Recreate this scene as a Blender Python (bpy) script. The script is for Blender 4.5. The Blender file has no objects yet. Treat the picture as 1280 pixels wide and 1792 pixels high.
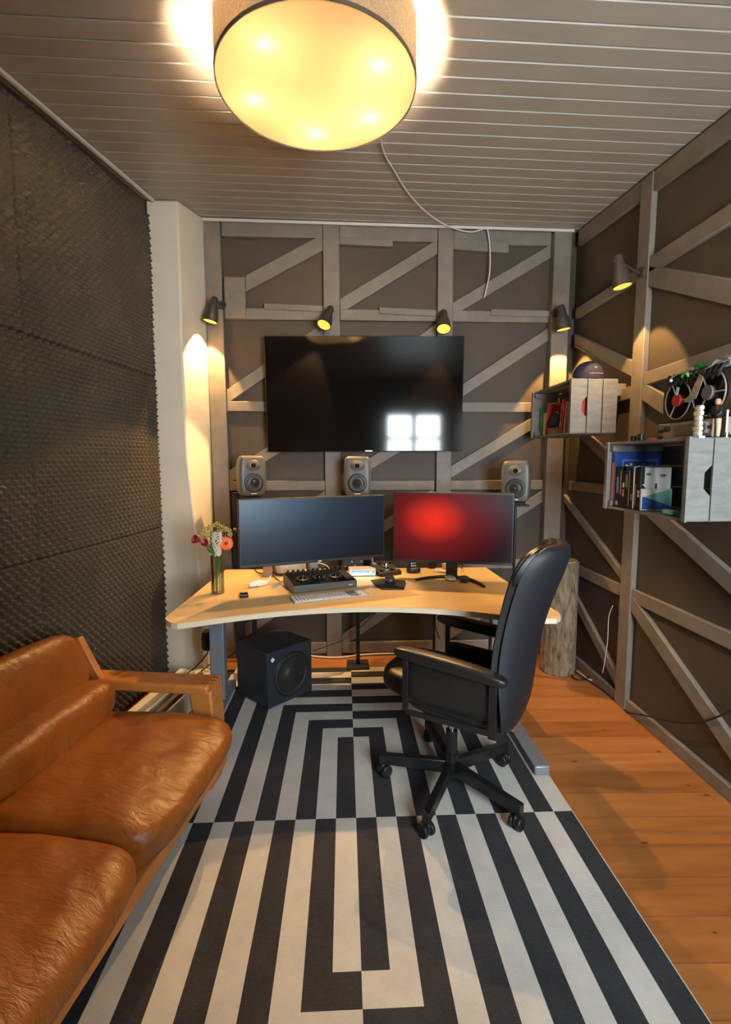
import bpy, bmesh, math, random
from mathutils import Vector, Matrix, noise
R = math.radians
PI = math.pi
random.seed(7)
col = bpy.context.scene.collection

# ------------------------------------------------------------------ camera model (metres, floor z=0)
S = .084
FPX, CX, CY = 865.6, 640.0, 896.0
YAW, PIT, ROL = -.0433, -.1014, -.0012
CAM = Vector((-.5086*S, -22.934*S, 17.69*S))

def ray(px, py):
    x, y, z = (px-CX)/FPX, 1.0, -(py-CY)/FPX
    c, s = math.cos(ROL), math.sin(ROL); x, z = c*x-s*z, s*x+c*z
    c, s = math.cos(PIT), math.sin(PIT); y, z = c*y-s*z, s*y+c*z
    c, s = math.cos(YAW), math.sin(YAW); x, y = c*x-s*y, s*x+c*y
    return Vector((x, y, z))
def at(px, py, x=None, y=None, z=None):
    """world point of the place, where a sight line meets a real plane"""
    d = ray(px, py)
    if x is not None: t = (x-CAM.x)/d.x
    elif y is not None: t = (y-CAM.y)/d.y
    else: t = (z-CAM.z)/d.z
    return CAM+d*t
def ceil_z(x, y): return 3.158-.0155*(x-.3)+.09*(y-1.8)

# ------------------------------------------------------------------ materials
class NT:
    def __init__(s, name):
        s.m = bpy.data.materials.new(name); s.m.use_nodes = True
        s.t = s.m.node_tree; s.n = s.t.nodes; s.l = s.t.links
        s.b = s.n['Principled BSDF']; s.out = s.n['Material Output']
    def node(s, typ, **k):
        n = s.n.new(typ)
        for a, v in k.items(): setattr(n, a, v)
        return n
    def link(s, a, b): s.l.new(a, b)
    def put(s, sock, v):
        if isinstance(v, bpy.types.NodeSocket): s.l.new(v, sock)
        else: sock.default_value = v
    def math(s, op, a, b=0.0, c=None):
        n = s.node('ShaderNodeMath', operation=op); s.put(n.inputs[0], a); s.put(n.inputs[1], b)
        if c is not None: s.put(n.inputs[2], c)
        return n.outputs[0]
    def coords(s, scale=(1, 1, 1), kind='Object'):
        t = s.node('ShaderNodeTexCoord'); m = s.node('ShaderNodeMapping'); m.inputs['Scale'].default_value = scale
        s.link(t.outputs[kind], m.inputs[0]); return m.outputs[0]
    def noise(s, vec, scale, detail=3, rough=.5, dist=0):
        n = s.node('ShaderNodeTexNoise'); s.link(vec, n.inputs['Vector']); n.inputs['Scale'].default_value = scale
        n.inputs['Detail'].default_value = detail; n.inputs['Roughness'].default_value = rough; n.inputs['Distortion'].default_value = dist
        return n.outputs['Fac']
    def ramp(s, fac, stops):
        n = s.node('ShaderNodeValToRGB'); s.link(fac, n.inputs[0]); e = n.color_ramp.elements
        while len(e) > 1: e.remove(e[-1])
        e[0].position = stops[0][0]; e[0].color = c4(stops[0][1])
        for p, c in stops[1:]:
            q = e.new(p); q.color = c4(c)
        return n.outputs[0]
    def mix(s, f, a, b, mode='MIX'):
        n = s.node('ShaderNodeMix', data_type='RGBA', blend_type=mode); s.put(n.inputs[0], f)
        for i, v in ((6, a), (7, b)): s.put(n.inputs[i], c4(v) if not isinstance(v, bpy.types.NodeSocket) else v)
        return n.outputs[2]
    def bump(s, h, strength=.3, dist=.01, normal=None):
        n = s.node('ShaderNodeBump'); s.link(h, n.inputs['Height']); n.inputs['Strength'].default_value = strength; n.inputs['Distance'].default_value = dist
        if normal: s.link(normal, n.inputs['Normal'])
        return n.outputs[0]
def c4(c): return (*c[:3], 1.0)
def hexc(h):
    f = lambda v: v/12.92 if v <= .04045 else ((v+.055)/1.055)**2.4
    return tuple(f(int(h[i:i+2], 16)/255) for i in (0, 2, 4))
def M(name, c, rough=.5, metal=0.0, var=.0, vscale=8, stretch=(1, 1, 1), bump=0.0, bscale=60, bdist=.002, spec=.5, coat=0.0, sheen=0.0, rvar=0.0):
    t = NT(name); b = t.b
    b.inputs['Base Color'].default_value = c4(c); b.inputs['Roughness'].default_value = rough; b.inputs['Metallic'].default_value = metal
    b.inputs['Specular IOR Level'].default_value = spec; b.inputs['Coat Weight'].default_value = coat; b.inputs['Sheen Weight'].default_value = sheen
    if var or bump or rvar: v = t.coords(stretch)
    if var:
        f = t.noise(v, vscale, 5, .6)
        d = tuple(max(0, x*(1-var)) for x in c); l = tuple(min(1, x*(1+var)) for x in c)
        t.link(t.ramp(f, [(.3, d), (.7, l)]), b.inputs['Base Color'])
    if rvar:
        f = t.noise(v, vscale*1.7, 4, .6); t.link(t.math('MULTIPLY_ADD', f, rvar, rough-rvar/2), b.inputs['Roughness'])
    if bump: t.link(t.bump(t.noise(v, bscale, 4, .6), bump, bdist), b.inputs['Normal'])
    return t.m
def emit(name, c, strength, base=(0, 0, 0)):
    t = NT(name); t.b.inputs['Base Color'].default_value = c4(base); t.b.inputs['Emission Color'].default_value = c4(c); t.b.inputs['Emission Strength'].default_value = strength
    return t.m

MAT = {}
MAT['timber'] = M('grey_painted_timber', (.205, .175, .138), .55, var=.16, vscale=9, stretch=(1, 1, 1), bump=.35, bscale=45, bdist=.003, rvar=.2)
MAT['panel'] = M('dark_taupe_painted_board', (.066, .049, .032), .62, var=.12, vscale=5, bump=.25, bscale=90, bdist=.002)
MAT['plaster'] = M('cream_plaster', (.80, .72, .57), .6, var=.06, vscale=4, bump=.45, bscale=11, bdist=.01)
MAT['white_trim'] = M('white_trim_paint', (.72, .69, .62), .45)
MAT['foam'] = M('charcoal_acoustic_foam', (.078, .064, .047), .9, var=.12, vscale=3, bump=.3, bscale=300, bdist=.001, spec=.15)
MAT['black'] = M('black_plastic', (.012, .012, .013), .4, var=.1)
MAT['black_matte'] = M('black_matte', (.014, .014, .015), .65)
MAT['black_gloss'] = M('gloss_black', (.006, .006, .007), .12)
MAT['black_metal'] = M('black_steel', (.010, .010, .011), .32, spec=.6)
MAT['grey_metal'] = M('silver_grey_lacquered_steel', (.27, .29, .33), .4, metal=.35)
MAT['chrome'] = M('chrome', (.7, .7, .7), .18, metal=1)
MAT['white_plastic'] = M('white_plastic', (.78, .78, .76), .35)
MAT['alu'] = M('aluminium', (.55, .56, .57), .38, metal=.35)
MAT['leather_black'] = M('black_leather', (.0135, .0125, .012), .36, var=.15, bump=.35, bscale=140, bdist=.002, rvar=.15)
MAT['fabric_black'] = M('dark_navy_shell', (.011, .013, .018), .55, bump=.2, bscale=500, bdist=.001)
MAT['spk'] = M('grey_die_cast_cabinet', (.115, .105, .09), .42, var=.06, bump=.1, bscale=300, bdist=.0005)
MAT['cone'] = M('speaker_cone', (.022, .02, .019), .45)
MAT['sub'] = M('charcoal_subwoofer_lacquer', (.022, .026, .034), .5, bump=.15, bscale=300, bdist=.0005)
MAT['lamp_metal'] = M('dark_grey_lamp_enamel', (.055, .045, .036), .45)
MAT['cable_b'] = M('black_rubber_cable', (.012, .012, .012), .5)
MAT['cable_w'] = M('white_cable', (.75, .7, .6), .45)
MAT['crate'] = M('grey_washed_crate_wood', (.20, .20, .185), .7, var=.2, vscale=10, stretch=(1, 1, 4), bump=.4, bscale=60, bdist=.002)
MAT['crate_in'] = MAT['crate']
MAT['navy'] = M('navy_cotton', (.016, .018, .04), .8, bump=.3, bscale=300, bdist=.001)
MAT['paper'] = M('white_paper', (.72, .68, .6), .7, var=.05)
MAT['red'] = M('red_cover', (.48, .03, .02), .4)
MAT['green'] = M('green_cloth', (.03, .28, .05), .7)
MAT['teal'] = M('teal_print', (.16, .38, .33), .5)
MAT['blue'] = M('blue_cover', (.015, .06, .26), .4)
MAT['orange'] = M('orange_print', (.75, .2, .03), .5)
MAT['skin'] = M('painted_flesh_tone', (.62, .32, .18), .5)
MAT['mint'] = M('mint_plastic', (.22, .6, .45), .4)
MAT['beige'] = M('beige_faceplate', (.3, .25, .18), .45)
MAT['cork'] = M('brown_card', (.28, .19, .11), .7)

def wood_mat(name, c1, c2, rough, stretch, scale=3, bump=.05):
    t = NT(name); v = t.coords(stretch)
    f = t.noise(v, scale, 6, .6, .6); g = t.noise(v, scale*6, 3, .5)
    h = t.math('MULTIPLY_ADD', g, .35, t.math('MULTIPLY', f, .65))
    t.link(t.ramp(h, [(.3, c1), (.7, c2)]), t.b.inputs['Base Color'])
    t.b.inputs['Roughness'].default_value = rough
    t.link(t.bump(h, bump, .002), t.b.inputs['Normal'])
    return t.m
MAT['desk'] = wood_mat('pale_birch_desktop', (.68, .46, .20), (.78, .57, .29), .36, (1, 7, 1), 2)
MAT['desk_edge'] = M('pale_edge_band', (.76, .63, .46), .35)
MAT['sofa_wood'] = wood_mat('orange_oak_frame', (.46, .15, .028), (.62, .235, .05), .38, (2, 8, 8), 3)
def brown_leather():
    t = NT('camel_leather'); v = t.coords((1, 1, 1))
    a = t.noise(v, 2.2, 4, .6, .3); b_ = t.noise(v, 9, 5, .65, .8)
    t.link(t.ramp(t.math('MULTIPLY_ADD', b_, .4, t.math('MULTIPLY', a, .6)), [(.32, (.20, .054, .005)), (.55, (.285, .086, .010)), (.78, (.38, .14, .025))]), t.b.inputs['Base Color'])
    t.link(t.math('MULTIPLY_ADD', b_, .25, .26), t.b.inputs['Roughness'])
    w = t.noise(t.coords((2, 5, 3)), 4.5, 5, .6, 1.2); g = t.noise(v, 260, 2, .5)
    n1 = t.bump(w, .26, .03); n2 = t.bump(g, .12, .001, n1); t.link(n2, t.b.inputs['Normal'])
    t.b.inputs['Specular IOR Level'].default_value = .55
    return t.m
MAT['leather'] = brown_leather()

def floor_mat():
    t = NT('pine_floorboards'); o = t.node('ShaderNodeTexCoord').outputs['Object']
    sp = t.node('ShaderNodeSeparateXYZ'); t.link(o, sp.inputs[0]); x, y = sp.outputs[0], sp.outputs[1]
    yy = t.math('ADD', t.math('MULTIPLY', x, .035), y)
    k = t.math('FLOOR', t.math('DIVIDE', yy, .152)); fr = t.math('FRACT', t.math('DIVIDE', yy, .152))
    w = t.node('ShaderNodeTexWhiteNoise', noise_dimensions='1D'); t.link(k, w.inputs['W'])
    cmb = t.node('ShaderNodeCombineXYZ'); t.link(t.math('ADD', x, t.math('MULTIPLY', w.outputs[0], 9)), cmb.inputs[0]); t.link(y, cmb.inputs[1]); t.link(k, cmb.inputs[2])
    mp = t.node('ShaderNodeMapping'); mp.inputs['Scale'].default_value = (1.2, 9, 1); t.link(cmb.outputs[0], mp.inputs[0])
    g = t.noise(mp.outputs[0], 2.2, 6, .6, .5)
    base = t.ramp(t.math('MULTIPLY_ADD', w.outputs[0], .3, t.math('MULTIPLY', g, .7)), [(.25, (.27, .092, .022)), (.5, (.39, .145, .038)), (.78, (.49, .205, .066))])
    vm = t.node('ShaderNodeMapping'); vm.inputs['Scale'].default_value = (3.2, 7.5, 1); t.link(cmb.outputs[0], vm.inputs[0])
    vo = t.node('ShaderNodeTexVoronoi'); t.link(vm.outputs[0], vo.inputs['Vector']); vo.inputs['Scale'].default_value = 1.5
    kn = t.math('LESS_THAN', vo.outputs['Distance'], .075)
    kn2 = t.math('SUBTRACT', 1, t.math('SMOOTH_MIN', t.math('MULTIPLY', vo.outputs['Distance'], 5), 1, .2))
    c = t.mix(t.math('MULTIPLY', kn2, .25), base, (.25, .07, .015))
    c = t.mix(t.math('MULTIPLY', kn, .75), c, (.09, .03, .012))
    edge = t.math('LESS_THAN', fr, .022)
    c = t.mix(t.math('MULTIPLY', edge, .6), c, (.14, .05, .015))
    t.link(c, t.b.inputs['Base Color']); t.link(t.math('MULTIPLY_ADD', g, .2, .25), t.b.inputs['Roughness'])
    t.link(t.bump(t.math('SUBTRACT', g, edge), .15, .003), t.b.inputs['Normal'])
    return t.m
MAT['floor'] = floor_mat()

def rug_mat():
    t = NT('striped_flatweave_rug'); o = t.node('ShaderNodeTexCoord').outputs['Object']
    nz = t.node('ShaderNodeTexNoise'); t.link(o, nz.inputs['Vector']); nz.inputs['Scale'].default_value = 3
    sp = t.node('ShaderNodeSeparateXYZ'); t.link(o, sp.inputs[0])
    x = t.math('DIVIDE', sp.outputs[0], S); y = t.math('DIVIDE', sp.outputs[1], S)
    ax = t.math('ABSOLUTE', x); yp = t.math('GREATER_THAN', y, 0)
    rb = t.math('ADD', t.math('DIVIDE', t.math('SUBTRACT', y, 7.28), 1.104), 1)
    rf = t.math('ADD', t.math('DIVIDE', t.math('SUBTRACT', t.math('MULTIPLY', y, -1), 7.448), 1.21), 1)
    ry = t.math('ADD', t.math('MULTIPLY', rb, yp), t.math('MULTIPLY', rf, t.math('SUBTRACT', 1, yp)))
    ring = t.math('FLOOR', t.math('MAXIMUM', ax, ry))
    par = t.math('ADD', t.math('ADD', ring, t.math('GREATER_THAN', x, 0)), t.math('SUBTRACT', 1, yp))
    par = t.math('MODULO', par, 2)      # 0 dark, 1 white
    edge = t.math('GREATER_THAN', ax, 10.93)
    v = t.coords((1, 1, 1)); n1 = t.noise(t.coords((1, 3, 1)), 90, 3, .7); n2 = t.noise(v, 5, 5, .65)
    dark = t.ramp(t.math('MULTIPLY_ADD', n1, .6, t.math('MULTIPLY', n2, .4)), [(.25, (.014, .015, .018)), (.75, (.062, .062, .068))])
    white = t.ramp(t.math('MULTIPLY_ADD', n1, .3, t.math('MULTIPLY', n2, .7)), [(.25, (.50, .48, .43)), (.7, (.72, .69, .63))])
    c = t.mix(par, dark, white); c = t.mix(edge, c, white)
    t.link(c, t.b.inputs['Base Color']); t.b.inputs['Roughness'].default_value = .85; t.b.inputs['Specular IOR Level'].default_value = .25
    wv = t.node('ShaderNodeTexWave'); t.link(v, wv.inputs['Vector']); wv.inputs['Scale'].default_value = 120; wv.bands_direction = 'Y'
    t.link(t.bump(t.math('ADD', wv.outputs['Fac'], n1), .25, .002), t.b.inputs['Normal'])
    return t.m
MAT['rug'] = rug_mat()

def ceil_mat():
    t = NT('painted_ceiling_boards'); v = t.coords((1, 4, 1)); n = t.noise(v, 3, 4, .6)
    t.link(t.ramp(n, [(.3, (.38, .335, .27)), (.7, (.44, .39, .32))]), t.b.inputs['Base Color'])
    t.b.inputs['Roughness'].default_value = .42
    t.link(t.bump(t.noise(t.coords((1, 1, 1)), 25, 5, .6), .12, .004), t.b.inputs['Normal'])
    return t.m
MAT['ceiling'] = ceil_mat()

def shade_mat():
    t = NT('taupe_linen_lampshade'); v = t.coords((1, 1, 1))
    tc = t.node('ShaderNodeTexCoord'); sp = t.node('ShaderNodeSeparateXYZ'); t.link(tc.outputs['Object'], sp.inputs[0])
    ang = t.math('ARCTAN2', sp.outputs[1], sp.outputs[0])
    cb = t.node('ShaderNodeCombineXYZ'); t.link(t.math('MULTIPLY', ang, 20), cb.inputs[0]); t.link(t.math('MULTIPLY', sp.outputs[2], 400), cb.inputs[1])
    n1 = t.noise(cb.outputs[0], 1.0, 3, .7)
    cb2 = t.node('ShaderNodeCombineXYZ'); t.link(t.math('MULTIPLY', ang, 140), cb2.inputs[0]); t.link(t.math('MULTIPLY', sp.outputs[2], 40), cb2.inputs[1])
    n2 = t.noise(cb2.outputs[0], 1.0, 3, .7)
    f = t.math('MULTIPLY', t.math('ADD', n1, n2), .5)
    c = t.ramp(f, [(.35, (.16, .12, .075)), (.62, (.42, .34, .23))])
    t.link(c, t.b.inputs['Base Color']); t.b.inputs['Roughness'].default_value = .9
    tr = t.node('ShaderNodeBsdfTranslucent'); t.link(c, tr.inputs[0])
    mx = t.node('ShaderNodeMixShader'); mx.inputs[0].default_value = .12
    t.link(t.b.outputs[0], mx.inputs[1]); t.link(tr.outputs[0], mx.inputs[2]); t.link(mx.outputs[0], t.out.inputs[0])
    return t.m
MAT['shade'] = shade_mat()
def diffuser_mat():
    t = NT('cream_lamp_diffuser')
    t.b.inputs['Base Color'].default_value = (.5, .44, .34, 1); t.b.inputs['Roughness'].default_value = .8
    t.b.inputs['Emission Color'].default_value = (1, .60, .24, 1); t.b.inputs['Emission Strength'].default_value = .01
    tr = t.node('ShaderNodeBsdfTranslucent'); tr.inputs[0].default_value = (.22, .18, .118, 1)
    mx = t.node('ShaderNodeMixShader'); mx.inputs[0].default_value = .5
    t.link(t.b.outputs[0], mx.inputs[1]); t.link(tr.outputs[0], mx.inputs[2]); t.link(mx.outputs[0], t.out.inputs[0])
    return t.m
MAT['diffuser'] = diffuser_mat()
MAT['bulb'] = emit('warm_bulb', (1, .79, .56), 1900)
MAT['spot_bulb'] = emit('yellow_spot_bulb', (1, .62, .07), .24, (.5, .4, .1))
def glass_mat(name, tint=(1, 1, 1), alpha=.12, rough=.02):
    t = NT(name); g = t.node('ShaderNodeBsdfGlossy'); g.inputs['Roughness'].default_value = rough
    tr = t.node('ShaderNodeBsdfTransparent'); tr.inputs[0].default_value = c4(tint)
    fr = t.node('ShaderNodeLayerWeight'); fr.inputs[0].default_value = .35
    mx = t.node('ShaderNodeMixShader'); t.link(t.math('MULTIPLY_ADD', fr.outputs['Fresnel'], .7, alpha*.3), mx.inputs[0])
    t.link(tr.outputs[0], mx.inputs[1]); t.link(g.outputs[0], mx.inputs[2]); t.link(mx.outputs[0], t.out.inputs[0])
    return t.m
MAT['window_glass'] = glass_mat('window_glass', (.98, 1, 1), .02)
MAT['vase_glass'] = glass_mat('vase_glass', (.96, .975, .93), .3)
MAT['water'] = glass_mat('vase_water', (.95, .97, .86), .1)
MAT['reel'] = glass_mat('clear_reel_plastic', (.72, .68, .6), .35, .1)
MAT['key_bed'] = M('keyboard_bed', (.42, .42, .42), .5)
MAT['tv'] = M('tv_glass', (.0035, .0032, .0035), .07, spec=.5)
MAT['mon_dark'] = M('matte_monitor_glass', (.004, .007, .012), .28, spec=.5)
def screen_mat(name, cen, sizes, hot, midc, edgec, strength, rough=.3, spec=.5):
    """monitor glass with a soft spot of colour set as emission"""
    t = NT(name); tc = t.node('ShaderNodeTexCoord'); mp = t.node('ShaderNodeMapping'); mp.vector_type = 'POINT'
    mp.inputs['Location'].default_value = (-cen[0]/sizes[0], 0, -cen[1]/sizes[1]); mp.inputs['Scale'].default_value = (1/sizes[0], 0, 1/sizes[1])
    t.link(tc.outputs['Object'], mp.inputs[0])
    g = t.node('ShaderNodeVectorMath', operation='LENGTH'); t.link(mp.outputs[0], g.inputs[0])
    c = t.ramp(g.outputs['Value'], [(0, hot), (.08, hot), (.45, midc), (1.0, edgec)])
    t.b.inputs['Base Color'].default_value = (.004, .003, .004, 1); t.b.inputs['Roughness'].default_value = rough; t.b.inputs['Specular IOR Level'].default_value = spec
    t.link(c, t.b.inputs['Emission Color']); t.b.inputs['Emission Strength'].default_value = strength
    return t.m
MAT['mon_red'] = screen_mat('red_glow_spot', (-.11, .05), (.46, .34), (.58, .016, .004), (.11, .004, .004), (.006, .001, .004), .3, .34, .16)  # emissive red spot left of the screen centre, fading outwards
MAT['mon_blue'] = screen_mat('blue_reflection_glow', (-.34, .17), (1.0, .42), (.035, .085, .14), (.012, .028, .05), (.002, .004, .008), .2, .3, .28)  # bluish window reflection on the left screen, put into its emission
def bark_mat():
    t = NT('tree_bark'); v = t.coords((1, 1, .28)); n = t.noise(v, 26, 6, .65, .8)
    t.link(t.ramp(n, [(.3, (.07, .045, .025)), (.5, (.25, .18, .11)), (.75, (.42, .33, .21))]), t.b.inputs['Base Color'])
    t.b.inputs['Roughness'].default_value = .85; t.link(t.bump(n, .8, .02), t.b.inputs['Normal'])
    return t.m
MAT['bark'] = bark_mat()

# ------------------------------------------------------------------ mesh builder
class MB:
    def __init__(s): s.v = []; s.f = []
    def add(s, vs, fs):
        o = len(s.v); s.v += [Vector(v) for v in vs]; s.f += [tuple(i+o for i in f) for f in fs]; return s
    def box(s, c, d, rz=0, m=None):
        hx, hy, hz = d[0]/2, d[1]/2, d[2]/2
        vs = [Vector((a*hx, b*hy, e*hz)) for e in (-1, 1) for a, b in ((-1, -1), (1, -1), (1, 1), (-1, 1))]
        T = Matrix.Translation(Vector(c)) @ (m if m else Matrix.Rotation(rz, 4, 'Z'))
        return s.add([T @ v for v in vs], [(3, 2, 1, 0), (4, 5, 6, 7), (0, 1, 5, 4), (1, 2, 6, 5), (2, 3, 7, 6), (3, 0, 4, 7)])
    def ext(s, a, b): # axis aligned from corner to corner
        return s.box(((a[0]+b[0])/2, (a[1]+b[1])/2, (a[2]+b[2])/2), (abs(a[0]-b[0]), abs(a[1]-b[1]), abs(a[2]-b[2])))
    def prism(s, pts, d):
        """polygon (list of 3-D points) pushed along vector d"""
        n = len(pts); P = [Vector(p) for p in pts]; D = Vector(d)
        nrm = Vector((0, 0, 0))
        for i in range(n): nrm += P[i].cross(P[(i+1) % n])
        if nrm.dot(D) < 0: P.reverse()
        return s.add(P+[p+D for p in P], [tuple(range(n-1, -1, -1)), tuple(range(n, 2*n))]+[(i, (i+1) % n, n+(i+1) % n, n+i) for i in range(n)])
    def cyl(s, a, b, r1, r2=None, n=24, caps=True):
        r2 = r1 if r2 is None else r2; a, b = Vector(a), Vector(b); d = (b-a).normalized()
        u = d.orthogonal().normalized(); w = d.cross(u)
        vs = [a+(u*math.cos(t)+w*math.sin(t))*r1 for t in [2*PI*i/n for i in range(n)]]+[b+(u*math.cos(t)+w*math.sin(t))*r2 for t in [2*PI*i/n for i in range(n)]]
        fs = [(i, (i+1) % n, n+(i+1) % n, n+i) for i in range(n)]
        if caps: fs += [tuple(range(n-1, -1, -1)), tuple(range(n, 2*n))]
        return s.add(vs, fs)
    def lathe(s, prof, n=32, T=None):
        """(r,z) profile turned about z; T places it"""
        T = T or Matrix(); vs = []; k = len(prof)
        for i in range(n):
            a = 2*PI*i/n
            for r, z in prof: vs.append(T @ Vector((r*math.cos(a), r*math.sin(a), z)))
        fs = []
        for i in range(n):
            j = (i+1) % n
            for q in range(k-1): fs.append((i*k+q, j*k+q, j*k+q+1, i*k+q+1))
        return s.add(vs, fs)
    def tube(s, pts, r, n=8, smooth=4):
        P = [Vector(p) for p in pts]
        if smooth > 1 and len(P) > 2:
            Q = []
            for i in range(len(P)-1):
                p0 = P[max(i-1, 0)]; p1 = P[i]; p2 = P[i+1]; p3 = P[min(i+2, len(P)-1)]
                for k in range(smooth):
                    t = k/smooth
                    Q.append(.5*((2*p1)+(p2-p0)*t+(2*p0-5*p1+4*p2-p3)*t*t+(3*p1-p0-3*p2+p3)*t**3))
            Q.append(P[-1]); P = Q
        o = len(s.v); rr = r if callable(r) else (lambda t: r)
        up = None
        for i, p in enumerate(P):
            d = (P[min(i+1, len(P)-1)]-P[max(i-1, 0)]).normalized()
            if up is None: up = d.orthogonal().normalized()
            up = (up-d*up.dot(d)).normalized(); w = d.cross(up); q = rr(i/(len(P)-1))
            for k in range(n):
                a = 2*PI*k/n; s.v.append(p+(up*math.cos(a)+w*math.sin(a))*q)
        for i in range(len(P)-1):
            for k in range(n): s.f.append((o+i*n+k, o+i*n+(k+1) % n, o+(i+1)*n+(k+1) % n, o+(i+1)*n+k))
        s.f.append(tuple(o+k for k in range(n-1, -1, -1))); e = o+(len(P)-1)*n; s.f.append(tuple(e+k for k in range(n)))
        return s
    def ball(s, c, r, nu=16, nv=10, sc=(1, 1, 1), T=None):
        T = T or Matrix(); vs = []; c = Vector(c)
        for j in range(nv+1):
            ph = PI*j/nv
            for i in range(nu):
                a = 2*PI*i/nu; vs.append(T @ (c+Vector((r*sc[0]*math.sin(ph)*math.cos(a), r*sc[1]*math.sin(ph)*math.sin(a), r*sc[2]*math.cos(ph)))))
        return s.add(vs, [(j*nu+i, (j+1)*nu+i, (j+1)*nu+(i+1) % nu, j*nu+(i+1) % nu) for j in range(nv) for i in range(nu)])
    def cushion(s, c, d, n=14, p=4.0, T=None, puff=0.0, fn=None):
        """rounded, slightly inflated box: superellipsoid-like"""
        T = T or Matrix(); c = Vector(c); bm = bmesh.new(); bmesh.ops.create_cube(bm, size=2)
        bmesh.ops.subdivide_edges(bm, edges=bm.edges[:], cuts=n, use_grid_fill=True)
        bm.verts.ensure_lookup_table(); vs = []
        for v in bm.verts:
            q = v.co.copy(); m = (abs(q.x)**p+abs(q.y)**p+abs(q.z)**p)**(1/p); q = q/m*max(abs(q.x), abs(q.y), abs(q.z))
            q.z *= 1+puff*(1-q.x*q.x)*(1-q.y*q.y)
            w = Vector((q.x*d[0]/2, q.y*d[1]/2, q.z*d[2]/2))
            if fn: w = fn(w)
            vs.append(T @ (c+w))
        fs = [tuple(v.index for v in f.verts) for f in bm.faces]; bm.free()
        return s.add(vs, fs)
    def xf(s, T): s.v = [T @ v for v in s.v]; return s
    def build(s, name, mat, parent=None, bevel=0, smooth=False, origin=None, segs=2, subsurf=0):
        """geometry is given in the parent's frame; a top-level mesh gets its origin at 'origin' or its base centre"""
        V = s.v
        if parent is None:
            if origin is None:
                xs = [v.x for v in V]; ys = [v.y for v in V]; zs = [v.z for v in V]
                origin = Vector(((min(xs)+max(xs))/2, (min(ys)+max(ys))/2, min(zs)))
            origin = Vector(origin); V = [v-origin for v in V]
        me = bpy.data.meshes.new(name); me.from_pydata([tuple(v) for v in V], [], s.f); me.validate(); me.update()
        bm = bmesh.new(); bm.from_mesh(me); bmesh.ops.recalc_face_normals(bm, faces=bm.faces[:]); bm.to_mesh(me); bm.free()
        o = bpy.data.objects.new(name, me); col.objects.link(o)
        if isinstance(mat, str): mat = MAT[mat]
        me.materials.append(mat)
        if parent: o.parent = parent
        else: o.location = origin
        if smooth:
            for p in me.polygons: p.use_smooth = True
        if bevel:
            b = o.modifiers.new('bevel', 'BEVEL'); b.width = bevel; b.segments = segs; b.limit_method = 'ANGLE'; b.angle_limit = R(35)
            for p in me.polygons: p.use_smooth = True
            try: me.set_sharp_from_angle(angle=R(40))
            except Exception: pass
        if smooth == 'angle':
            me.set_sharp_from_angle(angle=R(38))
        if subsurf:
            m = o.modifiers.new('sub', 'SUBSURF'); m.levels = subsurf; m.render_levels = subsurf
        return o
def tag(o, label, cat, group=None, kind=None):
    o['label'] = label; o['category'] = cat
    if group: o['group'] = group
    if kind: o['kind'] = kind
    return o
def thing(name, label, cat, loc=(0, 0, 0), rz=0, group=None, rot=None):
    o = bpy.data.objects.new(name, None); col.objects.link(o); o.location = loc
    o.rotation_euler = rot if rot else (0, 0, rz); o.empty_display_size = .05
    return tag(o, label, cat, group)
def setting(o, label=None):
    o['kind'] = 'structure'
    if label: o['label'] = label
    return o
def dup(root, loc=None, rz=None, label=None, group=None):
    r = root.copy(); col.objects.link(r)
    if loc is not None: r.location = loc
    if rz is not None: r.rotation_euler = (0, 0, rz)
    if label: r['label'] = label
    if group: r['group'] = group
    for ch in list(root.children):
        c = ch.copy(); col.objects.link(c); c.parent = r
        for g in list(ch.children):
            d = g.copy(); col.objects.link(d); d.parent = c
    return r
def text_mesh(txt, size, mat, parent, loc, rot, name='lettering', depth=.0006):
    cu = bpy.data.curves.new(name, 'FONT'); cu.body = txt; cu.size = size; cu.extrude = depth; cu.align_x = 'CENTER'; cu.align_y = 'CENTER'
    o = bpy.data.objects.new(name, cu); col.objects.link(o); cu.materials.append(MAT[mat]); o.parent = parent; o.location = loc; o.rotation_euler = rot
    return o

# ================================================================== THE SETTING
YB = 1.78            # back wall board
XR = 1.66            # right wall board
YF = -2.55           # wall behind the photographer
def left_x(y): return -1.31-.13*(1.45-y)      # board of the left wall (it splays)
XLB, XLF = left_x(YB), left_x(YF)
FL = MB().prism([(XLF-.3, YF-.15, 0), (XR+.15, YF-.15, 0), (XR+.15, YB+.15, 0), (XLB-.3, YB+.15, 0)], (0, 0, -.08)).build('floor', 'floor', origin=(0, 0, 0))
setting(FL, 'orange varnished pine floorboards')
# ceiling of tongue-and-groove boards running across the room
mb = MB(); W_ = .1; y = YB+.12; xs = (XLF-.3, XR+.1)
prof = []
while y > YF-.1:
    prof += [(y, .0), (y-.006, .009), (y-.012, .0)]
    y -= W_
vs = []; fs = []
for yy, d in prof:
    for x in xs: vs.append((x, yy, ceil_z(x, yy)+d))
n = len(prof)
for i in range(n-1): fs.append((2*i, 2*i+1, 2*i+3, 2*i+2))
o = len(vs)
for yy in (prof[0][0], prof[-1][0]):
    for x in xs: vs.append((x, yy, ceil_z(x, yy)+.08))
fs += [(o, o+2, o+3, o+1), (0, o, o+1, 1), (2*n-2, 2*n-1, o+3, o+2), (0, 2*n-2, o+2, o), (1, o+1, o+3, 2*n-1)]
setting(mb.add(vs, fs).build('ceiling', 'ceiling', origin=(0, 0, 3)), 'pale painted tongue and groove ceiling boards')
HT = 3.45
setting(MB().ext((XLB-.1, YB, 0), (XR+.12, YB+.12, HT)).build('wall_back', 'panel'), 'taupe board wall behind the desk')
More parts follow.
